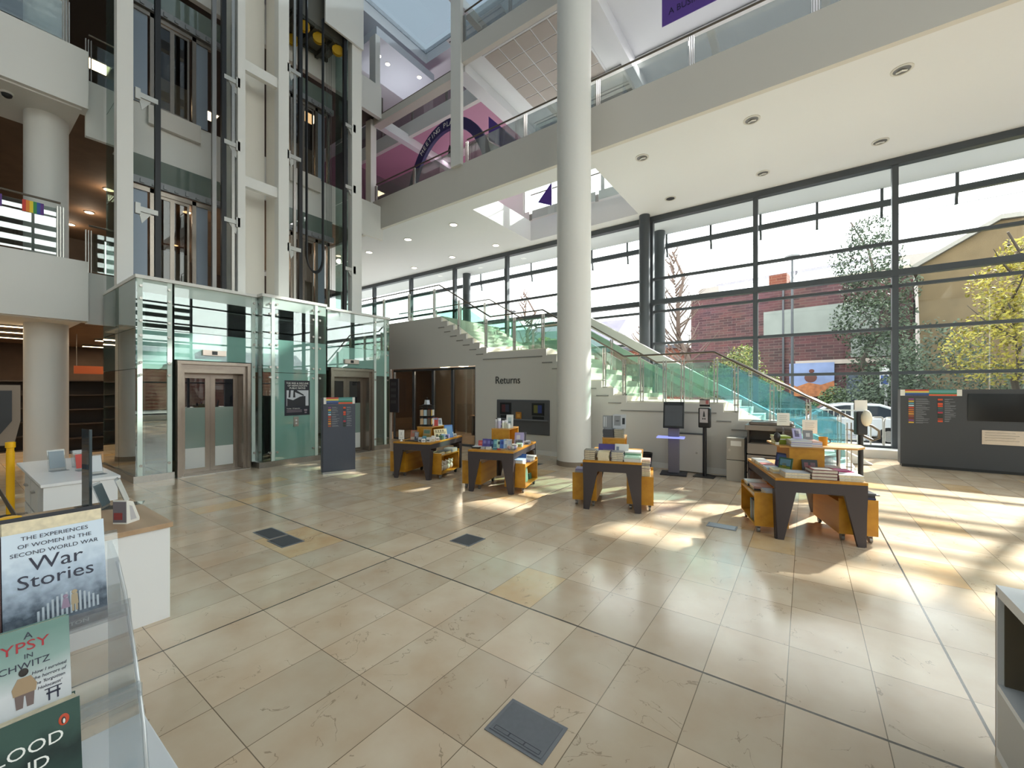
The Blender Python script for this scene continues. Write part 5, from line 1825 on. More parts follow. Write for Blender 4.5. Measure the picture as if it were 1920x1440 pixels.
pile('B', .05, .34, .43, .18, .18, [('white', .02), ('teal', .02), ('white', .02)], 'at the rear of the right trolley of the returns table', G, base=q)
for i, c in enumerate(('pale blue', 'white', 'green', 'pale green', 'dark green')):
    p = q(.09 - .03 * (i % 2), -.26 + i * .125)
    standing_book((p[0], p[1], .105), ROT + R(84), .115, .25 if i < 4 else .1, .02, 6, c, '%s book standing inside the right trolley of the returns table, %s from front' % (c, ordn[i]), G)

# ---------------- lift table (A)
G = 'gifts and books on the lift table'
t = thing('sign_holder', tb('A', .10, .12), 'small white sign on a foot at the front left of the lift table', 'sign', ROT)
bx(-.06, .06, -.003, .003, .03, .21).build('sign_card', PAPER, t)
mb = MB().box(-.03, .03, -.004, -.003, .06, .07)
mb.box(-.01, .01, -.004, -.003, .11, .17)
mb.build('printed_lines', mat('print_pale_grey', '#bdbab6', .7), t)
MB().lathe([(.03, 0), (.012, .02), (.008, .03)], n=12).build('foot', PAPER, t, smooth=True)
standing_book(tb('A', .28, .24), ROT + R(8), .13, .2, .015, 14, 'terracotta', 'terracotta covered book in the black rack at the front of the lift table', G, [(.1, .7, .1, .35, '#c9b8a2'), (.2, .9, .7, .95, '#8c7264')])
standing_book(tb('A', .39, .16), ROT - R(4), .085, .18, .015, 8, 'dark grey', 'grey covered book with dark figure in the black rack on the lift table', G, [(.1, .9, .06, .94, '#9c9aa2'), (.2, .5, .1, .5, '#33363c'), (.55, .85, .1, .35, '#4a4e58')])
t = thing('display_tray', tb('A', .32, .2), 'low black display rack at the front of the lift table', 'tray', ROT)
bx(-.14, .14, -.09, .06, 0, .012).build('body', BLACK, t)
ZA = .93
t = thing('card_spinner', tb('A', .36, .62, ZA), 'black wire card spinner packed with small cards on the lift riser', 'card spinner', R(30))
MB().lathe([(.12, 0), (.12, .012), (.012, .02), (.012, .55), (.02, .56), (.0, .57)], n=20).build('stem', BLACK, t, smooth=True)
for z in (.03, .17, .2, .36, .40):
    mb = MB()
    for i in range(4):
        mb.M = Matrix.Rotation(i * math.pi / 2, 4, 'Z')
        mb.box(-.125, .125, -.125, -.118, z, z + .008)
        mb.box(-.11, -.104, -.118, -.0, z, z + .008)
    mb.build('wire_tier', BLACK, t)
MB().lathe([(.09, .42), (.1, .425), (.07, .43)], n=16).build('top_disc', BLACK, t)
cc = ['#b99a78', '#8c3a3a', '#d8d4cc', '#4a4a52', '#c8a24a', '#9fb0b8', '#2f2f36', '#c9c2b4', '#7a3c4a', '#dcdcdc', '#5a4a3c', '#a9784a']
n_ = 0
for z0 in (.035, .205):
    for i in range(4):
        for j in range(3):
            mb = MB()
            mb.M = Matrix.Rotation(i * math.pi / 2, 4, 'Z')
            mb.box(-.1 + j * .07, -.04 + j * .07, -.118, -.112, z0, z0 + .12)
            o = mb.build('greeting_card', colmat(cc[(n_ * 5 + i) % 12]), t)
            n_ += 1
for i in range(3):
    o = MB().box(-.035, .035, -.002, .002, 0, .09).build('top_card', colmat(('#dcdcde', '#c9c4be', '#b4b8c2')[i]), t)
    o.location = (-.04 + .04 * i, .02 - .03 * i, .43)
    o.rotation_euler = (R(-12), 0, R(40 * i - 30))
standing_book(tb('A', .52, .66, ZA), ROT + R(22), .11, .17, .012, 14, 'red', 'red and white card box beside the spinner on the lift riser', G, [(.05, .3, .05, .95, '#e2dcd8'), (.1, .9, .75, .95, '#7d8fae')], cat='boxed print')
standing_book(tb('A', .56, .80, ZA), ROT + R(60), .1, .15, .012, 14, 'pale grey', 'grey dotted card box behind the red one on the lift riser', G, [(.2, .8, .2, .8, '#6d7480')], cat='boxed print')
standing_book(tb('A', .70, .92), ROT + R(50), .18, .26, .02, 14, 'blue', 'tall blue book standing at the right of the lift riser', G, [(.1, .9, .1, .9, '#5a80ac')])
standing_book(tb('A', .66, .66), ROT + R(62), .3, .2, .012, 14, 'cream', 'cream tea towel with black lettering hung on the side of the lift riser', G,
              [(.08, .9, .6, .66, '#6a5f48'), (.1, .22, .7, .9, '#7a6f54'), (.28, .4, .7, .9, '#7a6f54'), (.46, .58, .7, .9, '#7a6f54'), (.64, .76, .7, .9, '#7a6f54'), (.1, .3, .15, .5, '#4a4436'), (.4, .6, .15, .5, '#4a4436'), (.7, .85, .15, .5, '#4a4436')], cat='tea towel')
standing_book(tb('A', .50, .34), ROT, .16, .22, .012, 12, 'tan', 'olive and tan picture book at the front of the lift riser', G, [(.05, .95, .05, .5, '#8c7a3e'), (.1, .9, .6, .9, '#5f7a68')])
lst = [('dark grey', .44, .24), ('pale grey', .49, .16), ('teal', .55, .2), ('white', .57, .12), ('white', .64, .2), ('white', .68, .3), ('white', .70, .42), ('dark green', .71, .55), ('pale blue', .72, .62), ('navy', .72, .72), ('lilac', .72, .8), ('white', .70, 1.02), ('pale grey', .72, 1.12), ('white', .62, 1.1)]
for i, (c, u, v) in enumerate(lst):
    h = .06 + .02 * (i % 3)
    o = bx(-.035, .035, -.035, .035, 0, h).build('gift_box', colmat(NAMES[c]))
    o.location = tb('A', u, v)
    o.rotation_euler = (0, 0, ROT + R(13 * i % 40))
    tag(o, 'small %s gift box, %s along the near right edge of the lift table' % (c, (ordn + ['tenth', 'eleventh', 'twelfth', 'thirteenth', 'fourteenth'])[i]), 'gift box', 'gift boxes on the lift table')
    bx(-.025, .025, -.036, -.035, .012, .04).build('label', colmat(('#8c8a90', '#55606a', '#c8b89a')[i % 3]), o)
q = lambda u, v: on_trolley('Ar', u, v)
pile('A', .04, -.26, .43, .2, .2, [('dark grey', .03), ('cream', .02)], 'at the front of the right trolley of the lift table', G, base=q, top='#3c3a36')
pile('A', .04, -.02, .43, .2, .2, [('cream', .02), ('yellow', .015), ('dark grey', .012)], 'in the middle of the right trolley of the lift table', G, base=q)
pile('A', .05, .24, .43, .2, .2, [('white', .02), ('pale blue', .02), ('white', .03)], 'at the rear of the right trolley of the lift table', G, base=q)
for i in range(4):
    p = q(.07, -.22 + i * .13)
    o = MB().ball((0, 0, .07), .06, .055, .07, 12, 8).ball((.01, -.02, .15), .04, .04, .04, 10, 7).ball((-.03, -.02, .185), .015, .012, .018, 8, 6).ball((.045, -.02, .185), .015, .012, .018, 8, 6).build('plush_toy', mat('plush_cream', '#d9cfc0', .95, bump=.3, scale=200), smooth=True)
    o.location = (p[0], p[1], .105)
    o.rotation_euler = (0, 0, R(70))
    tag(o, 'cream plush toy inside the right trolley of the lift table, %s from front' % ordn[i], 'toy', 'plush toys in the trolley')
q = lambda u, v: on_trolley('Al', u, v)
pile('A', .0, -.24, .43, .18, .2, [('pale grey', .03), ('grey', .02)], 'on the left trolley of the lift table', G, base=q)

# ---------------- foreground counter with the acrylic book stand
loc = (-1.15, -.2, 0)
t = thing('book_counter', loc, 'white counter in the lower left corner carrying the clear book stand', 'counter')
bx(-.36, .55, -.7, .535, .72, .75).build('counter_top', WHITELAM, t, bevel=.003)
bx(-.34, .52, -.68, .515, .0, .72).build('body', WHITELAM, t)
loc = (-1.05, .05, .75)
st = thing('book_stand', loc, 'clear acrylic three-tier book stand with curved side on the foreground counter', 'book stand')
# curved side plates: back is at x = -.22, tiers come forward
prof_ = [(-.24, 0), (.05, 0), (.045, .12), (.01, .25), (-.05, .36), (-.13, .47), (-.19, .52), (-.26, .55)]
for y0 in (.178, -.24):
    MB().prism(prof_, 'y', y0, y0 + .008).build('side_plate', ACRYL, st)
edge = [(.05, .182, 0), (.045, .182, .12), (.01, .182, .25), (-.05, .182, .36), (-.13, .182, .47), (-.19, .182, .52)]
MB().tube(edge, .003, 8).build('polished_edge', mat('polished_acrylic_edge', '#c9ccd0', .15, metal=.2), st, smooth=True)
TI = [(-.105, .43), (.0, .311), (.065, .17)]           # foot of each tier (x, z)
LEAN = 12
for x0, z0 in TI:
    dx, dz = math.sin(R(LEAN)), math.cos(R(LEAN))
    mb = MB()
    mb.prism([(x0 - .028, z0), (x0 - .028 - dx * .17, z0 + dz * .17), (x0 - .032 - dx * .17, z0 + dz * .17), (x0 - .032, z0)], 'y', -.23, .178)
    mb.prism([(x0 - .03, z0 - .006), (x0 + .02, z0 + .006), (x0 + .02, z0 + .03), (x0 + .016, z0 + .03), (x0 + .016, z0 + .01), (x0 - .03, z0 - .002)], 'y', -.23, .178)
    mb.build('shelf_tier', ACRYL, st)


def stand_book(tier, y0, y1, h, th, lean, name_label, cover, group='books in the clear foreground stand'):
    """book whose front faces +x; y0..y1 its width, foot on the tier ledge"""
    x0, z0 = TI[tier]
    w = y1 - y0
    o = MB().box(0, .002, 0, w, 0, h).box(-th, -th + .002, 0, w, 0, h).box(-th, 0, 0, .002, 0, h).build('book', cover)
    o.location = (loc[0] + x0 + .012, loc[1] + y0, loc[2] + z0 + .012)
    o.rotation_euler = (0, R(-lean), 0)
    tag(o, name_label, 'book', group)
    MB().box(-th + .002, 0, .002, w - .002, .002, h - .002).build('pages', PAGES, o)
    return o


def cover_grad(key, stops, noise=.25, scale=18, h=.2):
    """printed cover art: bands of colour up the cover with a grainy pattern"""
    m = bpy.data.materials.new(key)
    m.use_nodes = True
    nt = m.node_tree
    b = nt.nodes['Principled BSDF']
    tcd = nt.nodes.new('ShaderNodeTexCoord')
    sp = nt.nodes.new('ShaderNodeSeparateXYZ')
    nt.links.new(tcd.outputs['Object'], sp.inputs[0])
    dv = nt.nodes.new('ShaderNodeMath')
    dv.operation = 'DIVIDE'
    nt.links.new(sp.outputs['Z'], dv.inputs[0])
    dv.inputs[1].default_value = h
    nz = nt.nodes.new('ShaderNodeTexNoise')
    nz.inputs['Scale'].default_value = scale
    nz.inputs['Detail'].default_value = 6
    nt.links.new(tcd.outputs['Object'], nz.inputs['Vector'])
    ad = nt.nodes.new('ShaderNodeMath')
    ad.operation = 'MULTIPLY_ADD'
    nt.links.new(nz.outputs['Fac'], ad.inputs[0])
    ad.inputs[1].default_value = noise
    nt.links.new(dv.outputs[0], ad.inputs[2])
    rp = nt.nodes.new('ShaderNodeValToRGB')
    nt.links.new(ad.outputs[0], rp.inputs[0])
    els = rp.color_ramp.elements
    while len(els) < len(stops):
        els.new(.5)
    for e, (p, c) in zip(els, stops):
        e.position = p
        e.color = rgb(c)
    nt.links.new(rp.outputs[0], b.inputs['Base Color'])
    b.inputs['Roughness'].default_value = .45
    b.inputs['Specular IOR Level'].default_value = .25
    return m


INK = mat('ink_navy', '#1d2038', .5)
INKW = mat('ink_white', '#e6e6e4', .5)
INKR = mat('ink_red', '#a3202c', .5)
# War Stories
yA, wA, hA = .017, .133, .196
c1 = cover_grad('war_cover', [(.1, '#2b3038'), (.3, '#6a7482'), (.42, '#3f4a58'), (.6, '#8d9aac'), (.8, '#b3c2d6'), (1.1, '#cfdcec')], .4, 60, .188)
b1 = stand_book(0, yA, yA + wA, hA, .037, LEAN, 'War Stories book with grey blue cover in the top tier of the clear stand', c1)
for s, sz, z in (('THE EXPERIENCES', .0100, .182), ('OF WOMEN IN THE', .0100, .168), ('SECOND WORLD WAR', .0100, .154)):
    lettering('lettering', s, sz, INK, b1, (.0026, wA * .5, z), FACE_PX, 'CENTER', .0003, 1.08)
lettering('lettering', 'War', .036, INK, b1, (.0026, wA * .5, .124), FACE_PX, 'CENTER', .0003, 1.05)
lettering('lettering', 'Stories', .034, INK, b1, (.0026, wA * .5, .095), FACE_PX, 'CENTER', .0003, 1.05)
mb = MB()
for i in range(14):
    a = .04 + .006 * i
    zt_ = .047 + .024 * math.sin(math.pi * (i + .5) / 14)
    mb.box(.002, .0026, a, a + .003, .03, zt_)
mb.build('cover_hut', mat('hut_grey', '#aab4c0', .5), b1)
mb = MB().ball((.003, .088, .068), .0008, .004, .004, 8, 6)
mb.prism([(.083, .045), (.093, .045), (.092, .064), (.084, .064)], 'x', .002, .003)
mb.box(.002, .003, .084, .087, .033, .045).box(.002, .003, .089, .092, .033, .045)
mb.build('cover_figure', mat('figure_tan', '#a8977c', .6), b1)
mb = MB().ball((.003, .076, .064), .0008, .0035, .0035, 8, 6)
mb.prism([(.07, .042), (.082, .042), (.079, .06), (.073, .06)], 'x', .002, .003)
mb.build('cover_figure', mat('figure_mauve', '#957f96', .6), b1)
lettering('lettering', 'HELTON', .0095, INKW, b1, (.0028, wA * .62, .006), FACE_PX, 'CENTER', .0003, 1.3)
# dark back board and red brown spine of the thick hardback
MB().box(-.042, -.037, -.004, wA + .003, -.004, hA + .03).build('back_board', colmat('#23222c'), b1)
MB().box(-.036, -.004, .001, wA - .002, hA - .01, hA + .022).build('page_block', PAGES, b1)
MB().box(-.037, .0, -.004, -.001, 0, hA).build('spine', colmat('#4a2a2c'), b1)
# A Gypsy in Auschwitz
c2 = cover_grad('gypsy_cover', [(.0, '#3d3438'), (.2, '#6d6068'), (.3, '#b9bcc2'), (.5, '#c9ccd2'), (.75, '#8aa39f'), (1.0, '#6f8e88')], .12, 30, .178)
yB, wB, hB = -.038, .125, .178
b2 = stand_book(1, yB, yB + wB, hB, .02, LEAN, 'paperback with red and black title and boy in brown jacket in the middle tier', c2)
lettering('lettering', 'A', .015, INK, b2, (.0026, wB * .62, .160), FACE_PX, 'CENTER', .0003)
lettering('lettering', 'GYPSY', .0225, INKR, b2, (.0026, wB * .52, .1415), FACE_PX, 'CENTER', .0003, 1.1)
lettering('lettering', 'IN', .0105, INK, b2, (.0026, wB * .62, .129), FACE_PX, 'CENTER', .0003)
lettering('lettering', 'AUSCHWITZ', .0145, INK, b2, (.0026, wB * .48, .114), FACE_PX, 'CENTER', .0003, .98)
for i, s in enumerate(('How I survived', 'the horrors of', "the 'forgotten", "Holocaust'")):
    lettering('lettering', s, .0072, INK, b2, (.0026, wB * .8, .100 - i * .009), FACE_PX, 'CENTER', .0003, .9, .2)
mb = MB()
mb.M = Matrix.Translation((0, .024, .048)) @ Matrix.Diagonal((1, .72, .8, 1))
mb.ball((.003, .066, .076), .0008, .008, .008, 10, 8)
mb.build('cover_figure_hair', mat('figure_hair', '#231c1a', .6), b2)
mb = MB()
mb.M = Matrix.Translation((0, .024, .048)) @ Matrix.Diagonal((1, .72, .8, 1))
mb.prism([(.05, .034), (.084, .034), (.086, .048), (.077, .066), (.057, .066), (.048, .048)], 'x', .002, .003)
mb.build('cover_figure_jacket', mat('figure_jacket', '#9c8468', .6), b2)
mb = MB()
mb.M = Matrix.Translation((0, .024, .048)) @ Matrix.Diagonal((1, .72, .8, 1))
mb.prism([(.054, .008), (.064, .008), (.066, .03), (.068, .03), (.07, .008), (.08, .008), (.082, .035), (.052, .035)], 'x', .002, .0028)
mb.build('cover_figure_trousers', mat('figure_trousers', '#6b5a58', .6), b2)
mb = MB()
mb.M = Matrix.Translation((0, 0, .03))
mb.box(.002, .0028, .096, .112, .03, .033).box(.002, .0028, .098, .100, .02, .038).box(.002, .0028, .108, .110, .02, .038).box(.002, .0028, .094, .114, .038, .0395)
mb.build('cover_tower', INK, b2)
# Blood and Ruins
c3 = cover_grad('blood_cover', [(.0, '#121821'), (.45, '#161e24'), (.62, '#2c423e'), (.8, '#22302f'), (1.0, '#3a524c')], .35, 26, .2)
yC, wC, hC = -.043, .135, .198
b3 = stand_book(2, yC, yC + wC, hC, .04, LEAN, 'dark green paperback Blood and Ruins with white title in the lowest tier', c3)
lettering('lettering', 'BLOOD', .0245, INKW, b3, (.0026, wC * .53, .143), FACE_PX, 'CENTER', .0003, 1.05)
lettering('lettering', 'AND', .0245, INKW, b3, (.0026, wC * .53, .115), FACE_PX, 'CENTER', .0003, 1.05)
lettering('lettering', 'RUINS', .0245, INKW, b3, (.0026, wC * .53, .087), FACE_PX, 'CENTER', .0003, 1.05)
lettering('lettering', 'The Great Imperial War', .011, mat('ink_silver', '#9aa0a0', .5), b3, (.0026, wC * .5, .066), FACE_PX, 'CENTER', .0003, 1., .2)
mb = MB().ball((.0025, .116, .172), .0006, .0062, .0088, 16, 10)
lg = mb.build('publisher_oval', mat('oval_orange', '#b8401f', .5), b3, smooth=True)
MB().ball((.0032, .1155, .171), .0005, .0026, .0055, 12, 8).build('publisher_bird', mat('bird_black', '#1a1a1c', .5), lg)
MB().ball((.0036, .116, .170), .0004, .0014, .0038, 10, 8).build('publisher_bird', INKW, lg)

# ================================================================== OUTDOORS
GZ = -.35
struct('ground_street', bx(-90, 90, 15.9, 120, GZ - .1, GZ), mat('asphalt', '#8d8f94', .8, noise=.1, scale=3))
struct('ground_pavement', MB().box(-40, 30, 13.95, 17.2, GZ - .2, -.03), mat('pale_paving', '#c9c5be', .8, noise=.06, scale=4))
struct('ground_far_pavement', bx(-60, 60, 25.0, 27.2, GZ - .1, GZ + .14), mat('pale_paving', '#c9c5be', .8))

BRICK = brick_mat('purple_brick', '#684042', '#452b30', '#6d5856', .75)
BRICKR = brick_mat('red_brick', '#84422f', '#6e3324', '#8c6450', .75)
TANC = mat('tan_cladding', '#6a5b42', .85, noise=.12, scale=1.5)
SLATEROOF = mat('slate_roof', '#8d8a92', .7, noise=.1, scale=2)
GLAZE = mat('pale_roof_glazing', '#d5d8da', .25)

# brick building opposite, turned a little towards the camera at its right end
t = thing('brick_building', (-6.9, 32.5, GZ), 'purple brown brick building with sawtooth glazed roof across the street', 'building', R(-10))
b = t
bx(0, 11.8, 0, 8, 0, 8.6).build('wall', BRICK, b)
bx(.2, 1.6, 1.0, 6, 8.6, 9.6).build('roof_block', mat('mid_grey_wall', '#9a948e', .8), b)
bx(0, 11.8, -.05, .3, 8.55, 8.75).build('parapet_coping', mat('stone_coping', '#a9a196', .8), b)
for k in range(4):
    x0 = .8 + k * 2.6
    MB().prism([(.6, 8.7), (3.2, 10.1), (3.2, 8.7)], 'x', x0, x0 + 2.5).build('roof_light', GLAZE, b)
    bx(x0 - .1, x0 + 2.6, 3.1, 3.4, 10.0, 10.25).build('roof_ridge', SLATEROOF, b)
bx(4.9, 5.9, .6, 1.6, 8.7, 9.6).build('chimney', BRICKR, b)
bx(4.75, 10.4, -.08, 0, 5.4, 7.1).build('white_panel', mat('weathered_white_panel', '#7f8681', .7, noise=.1, scale=1), b)
bx(9.2, 11.2, -.06, 0, 3.9, 5.0).build('white_panel', mat('weathered_white_panel', '#b9bdb9', .7), b)
bx(6.5, 11.2, -.08, 0, 3.55, 3.8).build('stone_band', mat('stone_band', '#b3a9a0', .8), b)
bx(5.8, 5.9, -.1, 0, 0, 8.6).build('drainpipe', FRAME, b)
for x0 in (9.0, 10.2):
    w = bx(x0, x0 + .9, -.05, .02, 1.3, 3.0).build('window', FRAME, b)
    bx(x0 + .06, x0 + .84, -.06, -.05, 1.36, 2.94).build('pane', mat('street_window', '#4a5464', .15), w)
# hoarding poster on it
pz = thing('street_poster', (0, 0, 0), 'colourful poster with a rider figure on the brick wall across the street', 'poster', R(-10))
pz.location = Vector((-6.9, 32.5, GZ)) + Matrix.Rotation(R(-10), 3, 'Z') @ Vector((6.2, -.1, 1.6))
bx(0, 2.25, -.04, 0, 0, 2.05).build('sheet', mat('poster_sky_blue', '#7d8fb8', .6, noise=.15, scale=1.5), pz)
mb = MB().prism([(0, 0), (2.25, 0), (2.25, .95), (1.6, .7), (1.0, .85), (.4, .6), (0, .8)], 'y', -.05, -.04)
mb.build('ground_print', mat('poster_ochre', '#a8683c', .6, noise=.3, scale=4), pz)
mb = MB().ball((1.1, -.045, 1.15), .32, .01, .3, 12, 8).ball((1.15, -.046, 1.55), .14, .01, .12, 10, 6)
mb.build('figure_print', mat('poster_brown', '#5a2f26', .6), pz)

# red brick range to the left, with its low purple slate roof
t = thing('red_brick_range', (-33, 34, GZ), 'long red brick range with slate roof seen over the stairs', 'building', R(0))
bx(0, 25.5, 0, 9, 0, 5.4).build('wall', BRICKR, t)
bx(0, 25.5, -.15, .2, 5.3, 5.6).build('eaves', FRAME, t)
MB().prism([(-.2, 5.5), (4.5, 8.8), (9, 5.5)], 'x', 6, 19).build('roof', mat('purple_slate', '#77727f', .8, noise=.08, scale=1.5), t)
t = thing('curved_office', (-27.0, 53, GZ), 'round ended office block with white bands behind the red brick range', 'building')
for k, (z0, z1, m) in enumerate(((5, 8.2, BRICKR), (8.2, 9.6, GLAZE), (9.6, 11.2, BRICKR), (11.2, 13.2, GLAZE), (13.2, 14.0, mat('pale_green_roof', '#a8b8ae', .6)))):
    MB().lathe([(4.2 - .25 * (k > 2), z0), (4.2 - .25 * (k > 2), z1)], n=28).build('wall_band', m, t)
bx(-4, 8, 0, 8, 0, 9.8).build('wing', mat('stone_wing', '#b0a296', .8), t)
t = thing('tan_building', (4.6, 27.5, GZ), 'tall tan clad gabled building at the right of the view', 'building', R(-12))
MB().prism([(0, 0), (9.5, 0), (9.5, 8.7), (2.4, 9.4), (-.2, 7.9)], 'y', 0, 9).build('wall', TANC, t)
MB().prism([(-.4, 7.8), (2.4, 9.42), (9.6, 8.7), (9.6, 8.9), (2.4, 9.62), (-.4, 8.0)], 'y', -.2, 9).build('roof_edge', mat('lead_flashing', '#8c8a84', .6), t)
t = thing('grey_rooftop', (1.4, 46, GZ), 'grey rooftop block beyond the conifer', 'building')
bx(0, 8, 0, 5, 0, 13.0).build('wall', mat('mid_grey_wall', '#9a948e', .8), t)
bx(.3, 5.5, -.1, 0, 11.2, 12.6).build('window_band', GLAZE, t)


# ---- trees
def leaf_cloud(mb, blobs, n, size, seed):
    r = random.Random(seed)
    tot = sum(b[3] ** 2 for b in blobs)
    for (cx, cyy, cz, rr, *sq) in blobs:
        k = int(n * rr ** 2 / tot)
        sz = sq[0] if sq else .85
        for _ in range(k):
            u, ph = r.uniform(-1, 1), r.uniform(0, 2 * math.pi)
            rad = rr * r.uniform(.35, 1.0) ** .6
            s_ = math.sqrt(1 - u * u)
            p = Vector((cx + rad * s_ * math.cos(ph), cyy + rad * s_ * math.sin(ph), cz + rad * u * sz))
            a = Vector((r.gauss(0, 1), r.gauss(0, 1), r.gauss(0, 1))).normalized()
            bb = a.orthogonal().normalized()
            l = size * r.uniform(.6, 1.3)
            mb.quad(p - a * l * .5, p + bb * l * .28, p + a * l * .5, p - bb * l * .28, r.randrange(3))


def leafmats(key, cols_):
    return [mat(key + str(i), c, .7) for i, c in enumerate(cols_)]


def branches(mb, base, h, r0, nb, spread, seed, lo=.35, up=.9):
    r = random.Random(seed)
    b = Vector(base)
    pts = [b + Vector((r.uniform(-.06, .06) * h * .3 * i, r.uniform(-.06, .06) * h * .3 * i, h * i / 6)) for i in range(7)]
    mb.tube(pts, r0, 7, r2=r0 * .25)
    for i in range(nb):
        f = lo + (1 - lo) * i / nb
        q = b + (pts[-1] - b) * f
        a = r.uniform(0, 2 * math.pi)
        L = spread * (1.15 - f) * r.uniform(.7, 1.2)
        d = Vector((math.cos(a), math.sin(a), up + r.uniform(-.2, .3))).normalized()
        m1 = q + d * L * .5
        d2 = (d + Vector((0, 0, .35))).normalized()
        e = m1 + d2 * L * .5
        mb.tube([q, m1, e], r0 * .32, 5, r2=r0 * .06)
        for j in range(3):
            a2 = r.uniform(0, 2 * math.pi)
            s = q.lerp(e, r.uniform(.4, .95))
            mb.tube([s, s + Vector((math.cos(a2), math.sin(a2), .7)).normalized() * L * .35], r0 * .12, 4, r2=r0 * .03)


def tree(loc, label, h, r0, blobs, n, size, lm, seed, nb=9, spread=2.0, bark='#5b5048', lo=.35, name='street_tree'):
    t = thing(name, loc, label, 'tree', group=None)
    mb = MB()
    branches(mb, (0, 0, 0), h, r0, nb, spread, seed, lo)
    mb.build('trunk', mat('bark_' + bark[1:], bark, .9), t, smooth=True)
    if n:
        mb = MB()
        leaf_cloud(mb, blobs, n, size, seed)
        mb.build('crown', lm, t)
    return t


YL = leafmats('leaf_yellow', ['#9c9228', '#ada038', '#7f7c2c'])
GL = leafmats('leaf_green', ['#4a5f33', '#5a703a', '#3a4c2c'])
GY = leafmats('leaf_mixed', ['#6c7a30', '#868438', '#546632'])
DG = leafmats('leaf_dark', ['#34442e', '#42523a', '#283626'])
RB = leafmats('leaf_russet', ['#8c5a42', '#7a4a3a', '#6a4438'])
tree((5.6, 19.9, GZ), 'yellow leaved street tree at the right edge of the glazing', 6.9, .12, [(-.4, 0, 3.4, 1.5), (.8, .2, 4.4, 1.7), (0, .2, 5.4, 1.25), (1.6, -.3, 3.3, 1.6), (.2, .2, 6.3, .8)], 9000, .13, YL, 4, 11, 2.6, '#4c443c')
tree((2.6, 26.5, GZ), 'tall thin grey green conifer between the brick and tan buildings', 10.6, .13, [(0, 0, 9.6, 1.0), (-.2, 0, 8.3, 1.5), (.3, .2, 6.9, 1.6), (0, 0, 5.4, 1.7), (.5, 0, 3.6, 1.5), (.6, .2, 2.2, 1.3)], 7600, .17, DG, 8, 12, 1.6, '#4c443c', .45)
tree((-2.6, 21.4, GZ), 'rounded green and yellow bush tree behind the second mullion', 4.0, .1, [(0, 0, 2.7, 1.25), (-.9, .2, 2.2, 1.0), (.9, 0, 1.9, 1.1), (.3, .1, 3.5, .7)], 6000, .12, GY, 12, 8, 1.3)
tree((-6.8, 22.0, GZ), 'bare russet shrub tree right of the dark steel columns', 5.4, .12, [(0, 0, 2.8, 1.6), (.9, 0, 2.4, 1.5), (-.6, 0, 1.8, 1.2), (.3, 0, 3.9, 1.0)], 3200, .1, RB, 20, 46, 2.4, '#6d4c40', .1)
tree((-5.6, 25.0, GZ), 'tall bare branched tree behind the russet shrub', 10.2, .22, [], 0, .1, GL, 25, 40, 3.4, '#6a5a52', .3)
tree((-13.2, 21.8, GZ), 'yellowing tree seen just right of the tall white column', 5.2, .1, [(0, 0, 3.6, 1.1), (.2, 0, 4.6, .8), (-.4, 0, 2.6, 1.0)], 2600, .14, YL, 30, 8, 1.2)
tree((-19.0, 18.8, GZ), 'green and gold tree seen above the top stair flight', 6.3, .14, [(0, 0, 4.6, 1.5), (.9, 0, 3.9, 1.3), (-.9, .2, 3.9, 1.2), (.5, 0, 5.4, 1.0)], 4200, .15, GY, 33, 9, 1.8)
tree((-14.6, 22.5, GZ), 'bare tree beyond the top stair landing', 8.4, .18, [], 0, .1, GL, 37, 34, 2.8, '#77685f', .3)
tree((-26.0, 21.0, GZ), 'small green tree seen at the far left end of the glazing', 6.0, .12, [(0, 0, 4.2, 1.6), (.6, 0, 5.2, 1.1)], 1400, .2, GL, 39, 8, 1.8)
# dark evergreen shrubs low on the right and the hedge under the poster
for i, (x, y, s, l) in enumerate(((4.1, 23.0, 2.0, 'dark evergreen bush behind the charcoal wall, left one'), (8.6, 22.6, 1.9, 'dark evergreen bush behind the charcoal wall, right one'), (1.2, 28.4, .9, 'rounded hedge bush under the street poster'), (-1.2, 28.8, .8, 'small hedge bush left of the street poster'), (3.5, 25.6, 1.5, 'dark ivy covered bush between the two buildings'))):
    t = thing('evergreen_bush', (x, y, GZ), l, 'bush', group='evergreen bushes by the street')
    mb = MB()
    leaf_cloud(mb, [(0, 0, 1.1 * s, 1.1 * s), (.8 * s, .1, .8 * s, .8 * s), (-.8 * s, .1, .8 * s, .85 * s), (.1, 0, 1.8 * s, .75 * s)], 4200, .15, 50 + i)
    mb.build('foliage', DG if i != 2 else GL, t)
    m2 = MB()
    branches(m2, (0, 0, 0), 1.4 * s, .05, 5, .8 * s, 60 + i)
    m2.build('stem', mat('bark_5b5048', '#5b5048', .9), t)

t = thing('terrace_building', (34, -6, GZ), 'low dark brick terrace facing the right hand glazing, seen only in reflections', 'building')
bx(0, 6, -30, 34, 0, 4.6).build('wall', BRICKR, t)
MB().prism([(-.2, 4.6), (3, 6.6), (6.2, 4.6)], 'y', -30, 34).build('roof', SLATEROOF, t)
